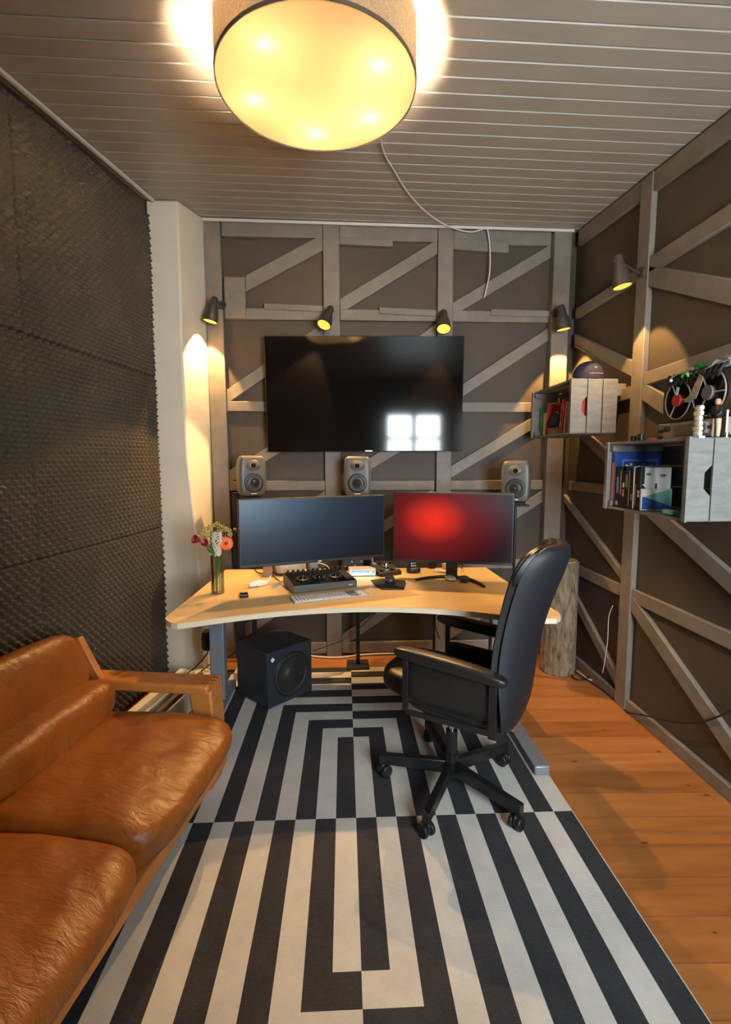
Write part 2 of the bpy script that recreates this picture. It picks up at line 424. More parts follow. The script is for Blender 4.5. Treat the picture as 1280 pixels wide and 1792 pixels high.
setting(MB().ext((XR, YF, 0), (XR+.12, YB, HT)).build('wall_right', 'panel'), 'taupe board wall on the right')
setting(MB().prism([(XLF, YF, 0), (XLB, YB, 0), (XLB-.12, YB, 0), (XLF-.12, YF, 0)], (0, 0, HT)).build('wall_left', 'panel'), 'board wall behind the acoustic foam')
# wall behind the photographer, with the window that the television mirrors
wx0, wx1, wz0, wz1 = .60, 1.52, .92, 2.26
mb = MB()
mb.ext((XLF-.12, YF-.12, 0), (wx0, YF, HT)); mb.ext((wx1, YF-.12, 0), (XR+.12, YF, HT))
mb.ext((wx0, YF-.12, 0), (wx1, YF, wz0)); mb.ext((wx0, YF-.12, wz1), (wx1, YF, HT))
setting(mb.build('wall_front', M('light_front_wall', (.38, .35, .30), .7)), 'plain painted wall behind the photographer')
wr = thing('window_1', 'white framed window behind the photographer', 'window', ((wx0+wx1)/2, YF-.06, wz0)); wr['kind'] = 'structure'
w, h = wx1-wx0, wz1-wz0; mb = MB()
for a, b in (((-w/2, -.04, 0), (-w/2+.05, .05, h)), ((w/2-.05, -.04, 0), (w/2, .05, h)), ((-w/2+.05, -.04, 0), (w/2-.05, .05, .05)), ((-w/2+.05, -.04, h-.05), (w/2-.05, .05, h)),
             ((-.035, -.03, .05), (.035, .04, h-.05)), ((-w/2+.05, -.02, h-.43), (-.035, .03, h-.39)), ((.035, -.02, h-.43), (w/2-.05, .03, h-.39))): mb.ext(a, b)
mb.build('window_frame', 'white_trim', wr)
MB().ext((-w/2+.05, -.004, .05), (w/2-.05, .004, h-.05)).build('window_pane', 'window_glass', wr)

TN = [0]
def trim(mb_, mat='timber', label=None, bevel=.004, **k):
    TN[0] += 1
    o = mb_.build('trim_%d' % TN[0], mat, bevel=bevel, **k); return setting(o, label)
# --- timbers of the back wall
PX = [(-.89, -.183), (-.065, .634), (.748, 1.46)]
def back_bar(p, q, wd, front=1.752, label='grey painted timber brace on the back wall', mat='timber'):
    A = at(*p, y=front); B = at(*q, y=front); d = (B-A); d.y = 0
    for x0, x1 in PX:      # let the ends meet the posts
        if x0-.05 < A.x < x0+.09 and label[0] == 'g': A = A+d*((x0-A.x)/d.x)
        if x1-.09 < B.x < x1+.05 and label[0] == 'g': B = B+d*((x1-B.x)/d.x)
    d.normalize(); nn = Vector((0, 0, 1))*wd/2/abs(d.x)
    return trim(MB().prism([A+nn, B+nn, B-nn, A-nn], (0, YB-front, 0)), label=label)
def back_post(lx, z0, z1, wd, front=1.735, lean=0):
    pts = [(lx-wd/2, front, z1), (lx+wd/2, front, z1), (lx+wd/2+lean, front, z0), (lx-wd/2+lean, front, z0)]
    return trim(MB().prism(pts, (0, YB-front, 0)), label='grey painted timber post on the back wall')
def zc(x, y=1.7): return ceil_z(x, y)-.012
back_post(-.955, 0, zc(-.955), .118, lean=.022)
back_post(-.124, 0, zc(-.12), .116)
back_post(.69, 0, zc(.69), .111, lean=.018)
back_post(1.525, 0, zc(1.52), .125, front=1.70, lean=-.006)
for (x0, x1) in PX:
    zz = ceil_z(x0, 1.75)-.013
    for z, t_ in ((zz-.052, .10), (2.535, .078), (1.886, .072), (1.31, .072), (.705, .07), (.065, .085)):
        trim(MB().ext((x0, 1.75, z-t_/2), (x1, YB, z+t_/2)), label='grey horizontal rail between the back wall posts')
for p, q, wd in (((430, 496), (566, 423), .098), ((595, 536), (765, 432), .088), ((793, 541), (967, 438), .084),
                 ((399, 693), (566, 577), .082), ((597, 700), (764, 578), .082), ((793, 694), (958, 586), .080),
                 ((405, 833), (569, 733), .080), ((598, 842), (764, 741), .080), ((791, 825), (950, 731), .080),
                 ((407, 975), (571, 868), .08), ((600, 968), (764, 862), .08), ((790, 972), (950, 868), .08),
                 ((412, 1117), (573, 1006), .08), ((602, 1120), (763, 1012), .08), ((789, 1108), (950, 1003), .08)):
    back_bar(p, q, wd)
for p, q, wd in (((594, 421), (688, 425), .048), ((793, 426), (891, 433), .075), ((462, 535.5), (565, 540), .042), ((664, 543), (763, 547.5), .046), ((860, 546), (962, 549), .046)):
    back_bar(p, q, wd, 1.738, 'short grey batten nailed on the rails of the back wall')
A = at(391.7, 484, y=1.73); B = at(430.5, 557, y=1.73)
trim(MB().ext((A.x, 1.73, B.z), (B.x, YB, A.z)), label='wide grey board beside the top left post')
# thin white moulding where the ceiling meets the walls
def cz(x, y): return ceil_z(x, y)-.006
trim(MB().prism([(-1.03, 1.725, cz(-1.03, 1.725)), (1.6, 1.69, cz(1.6, 1.69)), (1.6, 1.69, cz(1.6, 1.69)-.018), (-1.03, 1.725, cz(-1.03, 1.725)-.018)], (0, .012, 0)), 'white_trim', 'thin white moulding along the back of the ceiling', .002)
xl = lambda y: left_x(y)+.075
trim(MB().prism([(xl(1.45), 1.45, cz(xl(1.45), 1.45)), (xl(-2.4), -2.4, cz(xl(-2.4), -2.4)), (xl(-2.4), -2.4, cz(xl(-2.4), -2.4)-.016), (xl(1.45), 1.45, cz(xl(1.45), 1.45)-.016)], (-.02, 0, 0)), 'white_trim', 'thin white moulding above the foam wall', .002)
# --- pillar
def ring(z, c): zt = lambda x, y_: min(z, ceil_z(x, y_)-.002); return [(-1.30, 1.475, zt(-1.3, 1.475)), (c, 1.462, zt(c, 1.462)), (-1.012, 1.73, zt(-1.0, 1.73)), (-1.012, YB, zt(-1.0, YB)), (XLB, YB, zt(XLB, YB))]
P_ = [(0, -1.02), (.5, -1.03), (1.1, -1.06), (1.5, -1.09), (2.2, -1.10), (4, -1.095)]
vs = []; fs = []
for z, c in P_: vs += ring(z, c)
for i in range(len(P_)-1):
    for k in range(5): fs.append((i*5+k, i*5+(k+1) % 5, i*5+5+(k+1) % 5, i*5+5+k))
fs += [(4, 3, 2, 1, 0), tuple(len(vs)-5+k for k in range(5))]
trim(MB().add(vs, fs), 'plaster', 'cream plastered pillar in the left corner', .012)
# chamfer moulding on top of the pillar
# --- timbers of the right wall
def right_bar(p, q, wd, front=1.632, label='grey painted timber brace on the right wall'):
    A = at(*p, x=front); B = at(*q, x=front); d = (B-A); d.x = 0
    for y0, y1 in ((.94, 1.70), (-.33, .832)):
        if y1-.09 < A.y < y1+.05: A = A+d*((y1-A.y)/d.y)
        if y0-.05 < B.y < y0+.09: B = B+d*((y0-B.y)/d.y)
    d.normalize(); nn = Vector((0, 0, 1))*wd/2/max(.3, abs(d.y))
    return trim(MB().prism([A+nn, B+nn, B-nn, A-nn], (XR-front, 0, 0)), label=label)
def rc(y): return ceil_z(1.62, y)-.012
trim(MB().prism([(1.626, .832, 0), (1.626, .94, 0), (XR, .94, 0), (XR, .832, 0)], (0, 0, rc(.85))), label='tall grey timber post on the right wall')
trim(MB().prism([(1.626, -.43, 0), (1.626, -.33, 0), (XR, -.33, 0), (XR, -.43, 0)], (0, 0, rc(-.42))), label='grey timber post on the right wall beside the photographer')
for y0, y1 in ((.94, 1.70), (-.33, .832), (-1.6, -.43)):
    trim(MB().prism([(1.632, y0, rc(y0)), (1.632, y1, rc(y1)), (1.632, y1, rc(y1)-.105), (1.632, y0, rc(y0)-.105)], (XR-1.632, 0, 0)), label='grey top rail of the right wall')
    trim(MB().ext((1.634, y0, 0), (XR, y1, .07)), label='grey sill rail along the foot of the right wall')
    trim(MB().ext((1.634, y0, 1.275), (XR, y1, 1.34)), label='grey middle rail of the right wall')
for z in (.705, 1.886):
    trim(MB().ext((1.634, .94, z-.036), (XR, 1.70, z+.036)), label='grey rail on the right wall beside the corner')
for z in (.705,):
    trim(MB().ext((1.634, -.33, z-.038), (XR, .832, z+.038)), label='grey lower rail on the right wall near the photographer')
for p, q, wd in (((1147, 457), (1330, 340), .085), ((1145, 485), (1330, 522), .10), ((1003, 552), (1104, 488), .07), ((1006, 596), (1097, 641), .082),
                 ((1135, 661), (1330, 598), .072), ((1131, 689), (1240, 760), .09), ((985, 870), (1080, 997), .05), ((1010, 752), (1073, 812), .07),
                 ((1003, 1045), (1073, 1180), .07), ((1113, 1068), (1330, 1385), .085), ((1120, 878), (1330, 1068), .085)):
    right_bar(p, q, wd)
# white caulk line on the floor under the back rail
trim(MB().tube([at(x, y, z=.012) for x, y in ((540, 1147), (570, 1150), (600, 1150), (630, 1146), (670, 1144), (720, 1143), (780, 1145), (900, 1140))], .006), 'white_trim', 'wavy white line where floorboards meet the back wall', 0)

# ================================================================== ACOUSTIC FOAM
def foam_panel(s0, s1, z0, z1f, label, ph):
    """s runs along the left wall from the pillar towards the camera; egg-crate face"""
    d = Vector((-.13, -1, 0)).normalized(); nrm = Vector((1, -.13, 0)).normalized(); O = Vector((left_x(1.45), 1.45, 0))
    p = .0455; st = p/5.0; ns = int(round((s1-s0)/st)); nz = int(round((z1f(s0)-z0)/st)); mb_ = MB(); vs = []; fs = []
    for i in range(ns+1):
        s = s0+(s1-s0)*i/ns
        for j in range(nz+1):
            z = z0+(z1f(s)-z0)*j/nz
            a = s+ph; b_ = z
            hgt = .5+.5*math.sin(2*PI*a/p)*math.sin(2*PI*b_/p)
            hgt = hgt*hgt*(3-2*hgt)*.030
            edge = min(s-s0, s1-s, z-z0, z1f(s)-z); hgt *= .75+.25*min(1, edge/.008)
            wob = .006*noise.noise(Vector((s*2, z*2, ph)))
            vs.append(O+d*s+nrm*(.022+hgt+wob)+Vector((0, 0, z)))
    N = nz+1
    for i in range(ns):
        for j in range(nz): fs.append((i*N+j, (i+1)*N+j, (i+1)*N+j+1, i*N+j+1))
    # sides back to the wall
    def skirt(idx):
        o = len(vs)
        for k in idx:
            v = vs[k]; t = (v-O).dot(nrm); vs.append(v-nrm*(t-.001))
        for k in range(len(idx)-1): fs.append((idx[k], idx[k+1], o+k+1, o+k))
    skirt([i*N for i in range(ns+1)]); skirt([i*N+nz for i in range(ns+1)]); skirt(list(range(N))); skirt([ns*N+j for j in range(N)])
    o = mb_.add(vs, fs).build('acoustic_foam_panel', 'foam')
    for f in o.data.polygons: f.use_smooth = True
    return tag(o, label, 'foam panel', 'egg-crate foam panels on the left wall')
top = lambda s: min(3.05, ceil_z(-1.35, 1.45-s)-.045)
rows = [(.04, lambda s: 1.046, 'bottom'), (1.052, lambda s: 2.036, 'middle'), (2.042, top, 'top')]
cols = [(0, 1.118, 'beside the cream pillar'), (1.124, 2.3, 'near the camera above the sofa')]
k = 0
for (s0, s1, cl) in cols:
    for z0, zf, rn in rows:
        foam_panel(s0, s1, z0, zf, 'dark egg-crate foam panel in the %s row, %s' % (rn, cl), .01*k); k += 1

# ================================================================== RUG
rug = MB().ext((-11.0*S, -19.6*S, 0), (11.0*S, 18.1*S, .006)).build('striped_rug', 'rug', origin=(0, 0, 0))
rug.modifiers.new('b', 'BEVEL').width = .003
tag(rug, 'black and cream striped flatweave rug on the wooden floor', 'rug')

# ================================================================== CEILING LAMP
lz = 2.775; LC = at(555, 158, z=lz); LR = .342
lamp = thing('drum_ceiling_lamp', 'large round drum lamp with linen shade and glowing diffuser on ceiling', 'ceiling lamp', (LC.x, LC.y, ceil_z(LC.x, LC.y)))
D0 = lz-lamp.location.z; D1 = D0+.185
def lathe_part(prof, name, mat, n=96, smooth=True): return MB().lathe(prof, n).build(name, mat, lamp, smooth='angle')
lathe_part([(LR, D0), (LR+.003, D0), (LR+.003, D1), (LR, D1), (LR, D0)], 'lamp_shade', 'shade')
lathe_part([(LR+.0035, D0-.001), (LR+.0045, D0+.011), (LR+.0035, D0+.012)], 'lower_trim_band', M('brown_shade_binding', (.12, .085, .055), .7))
lathe_part([(0.001, D0+.004), (LR, D0+.004), (LR, D0+.006), (.001, D0+.006)], 'diffuser', 'diffuser')
MB().cyl((0, 0, D1-.05), (0, 0, -.002), .06, n=24).build('ceiling_rose', 'white_trim', lamp)
a0 = math.atan2(-1, .16)
MB().box((math.cos(a0)*(LR+.005), math.sin(a0)*(LR+.005), (D0+D1)/2), (.006, .019, D1-D0), rz=a0).build('seam_strip', M('shade_seam', (.10, .07, .045), .7), lamp)
for ang in (165, 95, 36, -28, -130):
    b = Vector((math.cos(R(ang))*.238, math.sin(R(ang))*.238, D0+.037))
    MB().ball(b, .028).build('bulb', 'bulb', lamp, smooth=True)
    MB().tube([(0, 0, D1-.04), (b.x*.85, b.y*.85, D1-.045), (b.x, b.y, b.z+.03)], .005).build('bulb_arm', 'white_trim', lamp)
# flex from the lamp to the back wall
p1 = at(672, 268, y=.74); p1.z = ceil_z(p1.x, p1.y)-.01
def cp(x, y, dz=0):
    P = at(x, y, z=3.12)
    for _ in range(8): P = at(x, y, z=ceil_z(P.x, P.y)-.012-dz)
    return P
pts = [Vector((LC.x+.06, LC.y+.1, ceil_z(0, 0)-.02)), Vector((.10, .45, ceil_z(.1, .45)-.02)), cp(672, 266), cp(690, 298), cp(715, 338), cp(745, 370, .01), cp(775, 391, .02), at(800, 401, y=1.70), at(825, 406, y=1.70), at(850, 400, y=1.71), at(855, 408, y=1.71), at(858, 440, y=1.71), at(857, 480, y=1.715), at(848, 521, y=1.72)]
tag(MB().tube(pts, .0045, smooth=6).build('lamp_cord', 'cable_w', smooth=True), 'white lamp cord looped along the ceiling and hanging down the back wall', 'cord')

# ================================================================== WALL SPOTLIGHTS
def spotlight(loc, aim, label, base, energy, length=.13, size=75):
    """loc = centre of the mouth; aim = direction of the light; base = point on the post"""
    loc, aim, base = Vector(loc), Vector(aim).normalized(), Vector(base)
    t = thing('wall_spotlight', label, 'wall lamp', base, group='dark grey cone spotlights on the timbers')
    head = Vector((aim.x, aim.y-.16, aim.z)).normalized(); q = (-head).to_track_quat('Z', 'Y').to_matrix().to_4x4(); T = Matrix.Translation(loc-base) @ q
    k = length/.13
    MB().lathe([(.046*k, 0), (.049*k, 0), (.048*k, .03*k), (.040*k, .075*k), (.027*k, .115*k), (.024*k, .155*k), (.018*k, .168*k), (.001, .17*k), (.001, .163*k), (.018*k, .15*k), (.036*k, .07*k), (.046*k, 0)], 32, T).build('lamp_head', 'lamp_metal', t, smooth='angle')
    MB().lathe([(.001, .003*k), (.0455*k, .003*k), (.0455*k, .005*k), (.001, .005*k)], 32, T).build('bulb', 'spot_bulb', t)
    e = T @ Vector((0, 0, .14*k))
    out = Vector((0, -1, 0)) if abs(base.y-loc.y) > abs(base.x-loc.x)*1.2 else Vector((-1, 0, 0))
    MB().tube([out*.01, out*.03, e*.6+out*.01, e], .006).build('bracket_arm', 'lamp_metal', t, smooth=True)
    MB().cyl((0, 0, 0), out*.014, .028, n=24).build('wall_plate', 'lamp_metal', t, smooth='angle')
    MB().cyl(e-Vector((.028, 0, 0)), e+Vector((.028, 0, 0)), .009, n=12).build('pivot_knob', 'lamp_metal', t, smooth='angle')
    L = bpy.data.lights.new('spot_light', 'SPOT'); L.energy = energy; L.color = (1, .57, .20); L.spot_size = R(size); L.spot_blend = .18; L.shadow_soft_size = .012
    lo = bpy.data.objects.new('spot_light', L); col.objects.link(lo); lo.parent = t
    lo.matrix_local = Matrix.Translation(loc-base+aim*.004) @ (-aim).to_track_quat('Z', 'Y').to_matrix().to_4x4()
    return t
m = at(368, 563, y=1.60); spotlight(m, (-.22, .12, -1), 'dark cone spotlight on the leftmost post beside the cream pillar', (m.x+.055, 1.735, m.z+.15), 15)
m = at(567, 569, y=1.60); spotlight(m, (-.35, -.36, -1), 'dark cone spotlight above the television, second from the left', (m.x+.03, 1.735, m.z+.11), 27)
m = at(777, 576, y=1.60); spotlight(m, (-.10, -.40, -1), 'dark cone spotlight above the right part of the television', (m.x+.01, 1.735, m.z+.13), 27)
m = at(987, 577, y=1.56); spotlight(m, (.14, .13, -1), 'dark cone spotlight in the right corner above the small crate', (m.x-.01, 1.70, m.z+.15), 16)
m = at(1090, 502, x=1.45); spotlight(m, (.16, .05, -1), 'nearest cone spotlight, on the tall post of the right wall', (1.626, .88, m.z+.12), 8)
def cable(pts, r, name, mat, label, cat='cable', n=8, smooth=5, group=None): return tag(MB().tube(pts, r, n, smooth).build(name, mat, smooth=True), label, cat, group)
cable([at(392, 487, y=1.71), at(391, 510, y=1.71), at(392, 535, y=1.715), at(386, 540, y=1.715), at(378, 536, y=1.68)], .003, 'spotlight_cable', 'cable_b', 'black cable looping from the leftmost spotlight up the post')

# ================================================================== TELEVISION
cor = [at(462, 588, y=1.66), at(813.5, 588, y=1.66), at(809, 789, y=1.66), at(468.5, 791, y=1.66)]
xm = (cor[0].x+cor[1].x)/2
tv = thing('television', 'large switched-off flat television on the back wall, mirroring a window', 'television', (xm, 1.66, cor[3].z))
lc = [c-tv.location for c in cor]
MB().prism(lc, (0, .045, 0)).build('tv_housing', 'black', tv, bevel=.004)
mid = sum(lc, Vector())/4
ins = [mid+(c-mid)*Vector((.992, 1, .988)).x+Vector((0, -.0022, 0)) for c in lc]
MB().prism(ins, (0, .0015, 0)).build('tv_screen', 'tv', tv)
MB().ext((-.4, .045, .25), (.3, .074, .5)).build('wall_mount', 'black_matte', tv)
MB().ext((.0, -.004, .004), (.05, .0, .011)).build('logo_plate', 'chrome', tv)

# ================================================================== SPEAKERS
def studio_monitor(loc, rz, label, tilt=0):
    t = thing('studio_monitor', label, 'speaker', loc, rot=(tilt, 0, rz), group='grey studio monitors behind the screens')
    w, h, d = .189, .275, .172
    def bulge(v):
        f = 1-.10*(2*v.z/h)**2; g = 1-.16*max(0, v.y/(d/2))
        return Vector((v.x*f*g, v.y, v.z*g))
    MB().cushion((0, 0, h/2+.02), (w, d, h), n=14, p=9, fn=bulge).build('cabinet', 'spk', t, smooth=True)
    q = Matrix.Rotation(PI/2, 4, 'X')
    wz, tz = .105+.005, .228; fy = -d/2
    MB().lathe([(.064, .006), (.066, .003), (.062, -.002)], 40, Matrix.Translation((0, fy+.001, wz)) @ q).build('woofer_surround', 'black', t, smooth=True)
    c = MB().lathe([(.001, .012), (.015, .010), (.018, .002), (.045, .004), (.058, .006), (.063, .004)], 40, Matrix.Translation((0, fy-.002, wz)) @ q).build('woofer', 'cone', t, smooth=True)
    MB().lathe([(.001, .004), (.048, .0025), (.052, -.003)], 40, Matrix.Translation((0, fy-.001, tz)) @ q @ Matrix.Scale(.72, 4, (0, 1, 0))).build('waveguide', 'spk', t, smooth=True)
    MB().lathe([(.001, .011), (.007, .009), (.0105, .003), (.016, .001)], 24, Matrix.Translation((0, fy-.004, tz)) @ q).build('tweeter', 'black_gloss', t, smooth=True)
    MB().ext((-.02, fy-.0035, .034), (.02, fy, .041)).build('badge', 'white_plastic', t)
    MB().box((0, 0, .008), (.12, .12, .016)).build('stand_foot', 'black_matte', t, bevel=.004)
    return t
def stand(x, y, z, label, w_=.03):
    t = thing('speaker_stand', label, 'speaker stand', (x, y, 0), group='black speaker stands')
    MB().box((0, 0, z-.006), (.14, .14, .012)).build('top_plate', 'black_matte', t, bevel=.002)
    MB().cyl((0, 0, .02), (0, 0, z-.012), w_/2, n=20).build('pole', 'black_metal', t, smooth='angle')
    MB().box((0, 0, .01), (.16, .16, .02)).build('base_plate', 'black_matte', t, bevel=.003)
    return t
m = at(440, 872, y=1.53); stand(m.x, 1.53, m.z, 'black speaker stand behind the left monitor', .036)
studio_monitor((m.x-.004, 1.53, m.z), R(26), 'grey studio monitor left of the television, turned towards the chair')
m = at(626, 872, y=1.55); stand(m.x, 1.55, m.z, 'black speaker stand under the middle studio monitor')
studio_monitor((m.x, 1.55, m.z), R(-2), 'grey studio monitor in the middle below the television')
m = at(903, 882, y=1.40); stand(m.x, 1.40, m.z, 'slim black speaker stand right of the red monitor', .018)
studio_monitor((m.x, 1.40, m.z), R(-24), 'grey studio monitor above the right edge of the red screen')
a, b = at(406, 862, y=1.66), at(416, 975, y=1.66)
tag(MB().ext((a.x, 1.655, .02), (b.x+.04, 1.695, a.z)).build('shade_strip', 'black_matte', bevel=.003), 'narrow black strip standing for the shaded recess between the left post and the dark monitor', 'board')  # black strip modelled in place of the shade in this recess

# ================================================================== DESK
DH = .77
desk = thing('corner_desk', 'pale wooden height-adjustable desk with curved front edge', 'desk', (.05, .9, 0))
dx, dy = .05, .9
outer = [(-.873, .335), (-.855, .30), (-.82, .262), (-.79, .250)]
front = [(-.702, .285), (-.586, .335), (-.382, .405), (-.165, .448), (.06, .463), (.284, .440), (.498, .385), (.705, .300), (.86, .245)]
right = [(.93, .245), (.965, .28), (.978, .335), (.93, .90), (.917, 1.345), (-.836, 1.36), (-.852, .99)]
out = []
fr = [Vector((x, y, 0)) for x, y in front]
for i in range(len(fr)-1):
    p0, p1, p2, p3 = fr[max(i-1, 0)], fr[i], fr[i+1], fr[min(i+2, len(fr)-1)]
    for k in range(5):
        t_ = k/5; out.append(.5*((2*p1)+(p2-p0)*t_+(2*p0-5*p1+4*p2-p3)*t_*t_+(3*p1-p0-3*p2+p3)*t_**3))
poly = [(x-dx, y-dy) for x, y in outer]+[(p.x-dx, p.y-dy) for p in out]+[(front[-1][0]-dx, front[-1][1]-dy)]+[(x-dx, y-dy) for x, y in right]
MB().prism([(x, y, DH-.004) for x, y in poly], (0, 0, .004)).build('tabletop', 'desk', desk)
MB().prism([(x, y, DH-.027) for x, y in poly], (0, 0, .0228)).build('edge_band', 'desk_edge', desk)
for sx, fy0, fy1 in ((-.80, .30, 1.25), (.887, .235, 1.25)):
    lx = sx-dx
    MB().box((lx, .97-dy, .40), (.085, .075, .66)).build('leg', 'grey_metal', desk, bevel=.006)
    MB().ext((lx-.037, fy0-dy, .008), (lx+.037, fy1-dy, .055)).build('foot', 'grey_metal', desk, bevel=.008)
    MB().ext((lx-.04, .62-dy, DH-.065), (lx+.04, 1.25-dy, DH-.028)).build('top_bracket', 'black_metal', desk, bevel=.003)
MB().ext((-.82, .10, DH-.07), (.80, .16, DH-.028)).build('cross_beam', 'black_metal', desk, bevel=.003)
MB().ext((-.90, .02, .58), (-.86, .12, .70)).build('control_box', 'black', desk, bevel=.006)

# ================================================================== SCREENS ON THE DESK
def frame_from(pl, pr_, zb, zt):
    pl, pr_ = Vector(pl), Vector(pr_); c = (pl+pr_)/2; w_ = (pr_-pl).length; rz = math.atan2(pr_.y-pl.y, pr_.x-pl.x); return c, w_, rz, zb, zt
# left: dark blue ultrawide
c, w_, rz, zb, zt = frame_from((-.60, .675, 0), (.188, .975, 0), .925, 1.292)
mon = thing('computer_monitor', 'wide dark blue monitor on the left half of the desk', 'monitor', (c.x, c.y, DH), rz)
hz = (zb+zt)/2-DH; hh = zt-zb
def screen(mon, w_, hh, hz, mat, curve=0.0, bez=.008):
    mb = MB(); n = 16; vs = []; fs = []
    for i in range(n+1):
        u = -1+2*i/n
        for z in (-hh/2+bez*2, hh/2-bez): vs.append((u*(w_/2-bez), -.019+curve*u*u*-1, z))
    for i in range(n): fs.append((2*i, 2*i+2, 2*i+3, 2*i+1))
    o = mb.add(vs, fs).build('screen', mat, mon, smooth=True); o.location = (0, 0, hz)
    mb = MB(); vs = []; fs = []
    for i in range(n+1):
        u = -1+2*i/n; yo = -curve*u*u
        for y_, z in ((-.018+yo, -hh/2), (-.018+yo, hh/2), (.018+yo*.5, hh/2), (.018+yo*.5, -hh/2)): vs.append((u*w_/2, y_, z+hz))
    for i in range(n):
        for k in range(4): fs.append((4*i+k, 4*i+(k+1) % 4, 4*i+4+(k+1) % 4, 4*i+4+k))
    fs += [(0, 3, 2, 1), (4*n, 4*n+1, 4*n+2, 4*n+3)]
    mb.add(vs, fs).build('housing', 'black', mon, bevel=.003)
screen(mon, w_, hh, hz, 'mon_blue')
nk = MB().ext((.045, .25, .008), (.095, .28, hz+.02)).build('stand_neck', 'grey_metal', mon, bevel=.004)
MB().ext((.055, .016, hz-.03), (.085, .252, hz+.01)).build('support_arm', 'grey_metal', mon, bevel=.004)
MB().ext((.02, .215, 0), (.16, .33, .008)).build('stand_foot', 'grey_metal', mon, bevel=.003)
MB().ext((.01, -.0205, hz-hh/2+.004), (.03, -.0185, hz-hh/2+.010)).build('maker_badge', 'white_plastic', mon)
# right: red screen on crescent foot
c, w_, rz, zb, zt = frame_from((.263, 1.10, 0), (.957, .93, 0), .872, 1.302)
mon = thing('computer_monitor', 'monitor with a red glow, on a crescent foot at the right', 'monitor', (c.x, c.y, DH), rz)
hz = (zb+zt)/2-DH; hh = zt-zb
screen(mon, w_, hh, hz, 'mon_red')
MB().ext((-.035, .015, .012), (.035, .04, hz)).build('stand_neck', 'black_metal', mon, bevel=.006)
iv = Matrix.Translation(mon.location) @ Matrix.Rotation(rz, 4, 'Z'); iv = iv.inverted()
def arc(pts, z, wmax):
    vs = []; P = [iv @ Vector((x, y, z)) for x, y in pts]; n = len(P); fs = []
    for i in range(n):
        d = (P[min(i+1, n-1)]-P[max(i-1, 0)]).normalized(); s_ = Vector((-d.y, d.x, 0)); k = wmax*(1-abs(2*i/(n-1)-1)**2.2*.55)
        for a_, b_ in ((-1, 0), (1, 0), (1, 1), (-1, 1)): vs.append(P[i]+s_*a_*k+Vector((0, 0, b_*.014)))
    for i in range(n-1):
        for k in range(4): fs.append((4*i+k, 4*i+(k+1) % 4, 4*i+4+(k+1) % 4, 4*i+4+k))
    fs += [(0, 3, 2, 1), (4*n-4, 4*n-3, 4*n-2, 4*n-1)]
    return MB().add(vs, fs)
q0, q1, q2 = Vector((.385, .985)), Vector((.72, 1.20)), Vector((.752, .80))
arc([tuple(q0*(1-t)**2+q1*2*t*(1-t)+q2*t*t) for t in [i/14 for i in range(15)]], DH, .018).build('crescent_foot', 'black_metal', mon, bevel=.004)

# ================================================================== THINGS ON THE DESK
def on(px, py, dz=0): return at(px, py, z=DH+dz)
def two(pl, pr_, z=DH):
    A, B = at(*pl, z=z), at(*pr_, z=z); return A, B, (B-A).length, math.atan2(B.y-A.y, B.x-A.x)
# grading panel
A, B, w_, rz = two((513, 1040), (628, 1028)); w_ = .375
t = thing('colour_grading_panel', 'black control panel with three trackballs and a row of knobs', 'control panel', (A.x, A.y, DH), rz)
MB().prism([(0, 0, .004), (0, 0, .044), (0, .235, .068), (0, .235, .004)], (w_, 0, 0)).build('body', M('dark_warm_grey_case', (.085, .078, .07), .4), t, bevel=.005)
sl = math.atan2(.024, .235)
TT = Matrix.Translation((0, 0, .0445)) @ Matrix.Rotation(sl, 4, 'X')
MB().prism([(.008, .006, 0), (w_-.008, .006, 0), (w_-.008, .23, 0), (.008, .23, 0)], (0, 0, .003)).xf(TT).build('top_plate', 'black_gloss', t)
for i in range(3):
    x = .075+i*.098
    MB().lathe([(.034, .003), (.036, .010), (.030, .012), (.024, .006)], 32, TT @ Matrix.Translation((x, .085, 0))).build('dial_ring', 'black', t, smooth='angle')
    MB().ball((0, 0, 0), .021, T=TT @ Matrix.Translation((x, .085, .008))).build('trackball', 'black_gloss', t, smooth=True)
for i in range(12):
    MB().lathe([(.001, .022), (.0075, .022), (.0085, .003)], 16, TT @ Matrix.Translation((.022+i*.030, .205, 0))).build('knob', 'black', t, smooth='angle')
mb = MB()
for i in range(3):
    for j in range(6): mb.box((.325+i*.016, .04+j*.026, .0045), (.011, .016, .003))
mb.xf(TT).build('button', M('dark_grey_key', (.05, .05, .052), .4), t)['kind'] = 'stuff'
for i in range(3):
    MB().box((w_-.05+i*.009, -.0008, .022), (.006, .001, .004)).build('badge', 'white_plastic', t)
# keyboard
A, B, w_, rz = two((516, 1057.5), (651, 1042.5)); kw = .418
t = thing('keyboard', 'white full-size keyboard on the front of the desk', 'keyboard', (A.x, A.y, DH), rz)
MB().prism([(0, 0, .001), (kw, 0, .001), (kw, .115, .001), (0, .115, .001)], (0, 0, .006)).build('body', 'key_bed', t, bevel=.002)
key = MAT['white_plastic']; keyd = M('grey_key', (.24, .24, .25), .5)
first = None
for r_ in range(6):
    x = .006; y_ = .008+r_*.0178; k = 0
    while x < kw-.02:
        if .292 < x < .302: x = .303
        if .352 < x < .358: x = .36
        ww = .0165
        if r_ == 0 and k == 3: ww = .095
        dark = (.30 < x < .35)
        ob = MB().box((x+ww/2-.0005, y_+.0075, .0082), (ww-.003, .0142, .0025)).build('key', keyd if dark else key, t)
        x += ww+.0022; k += 1
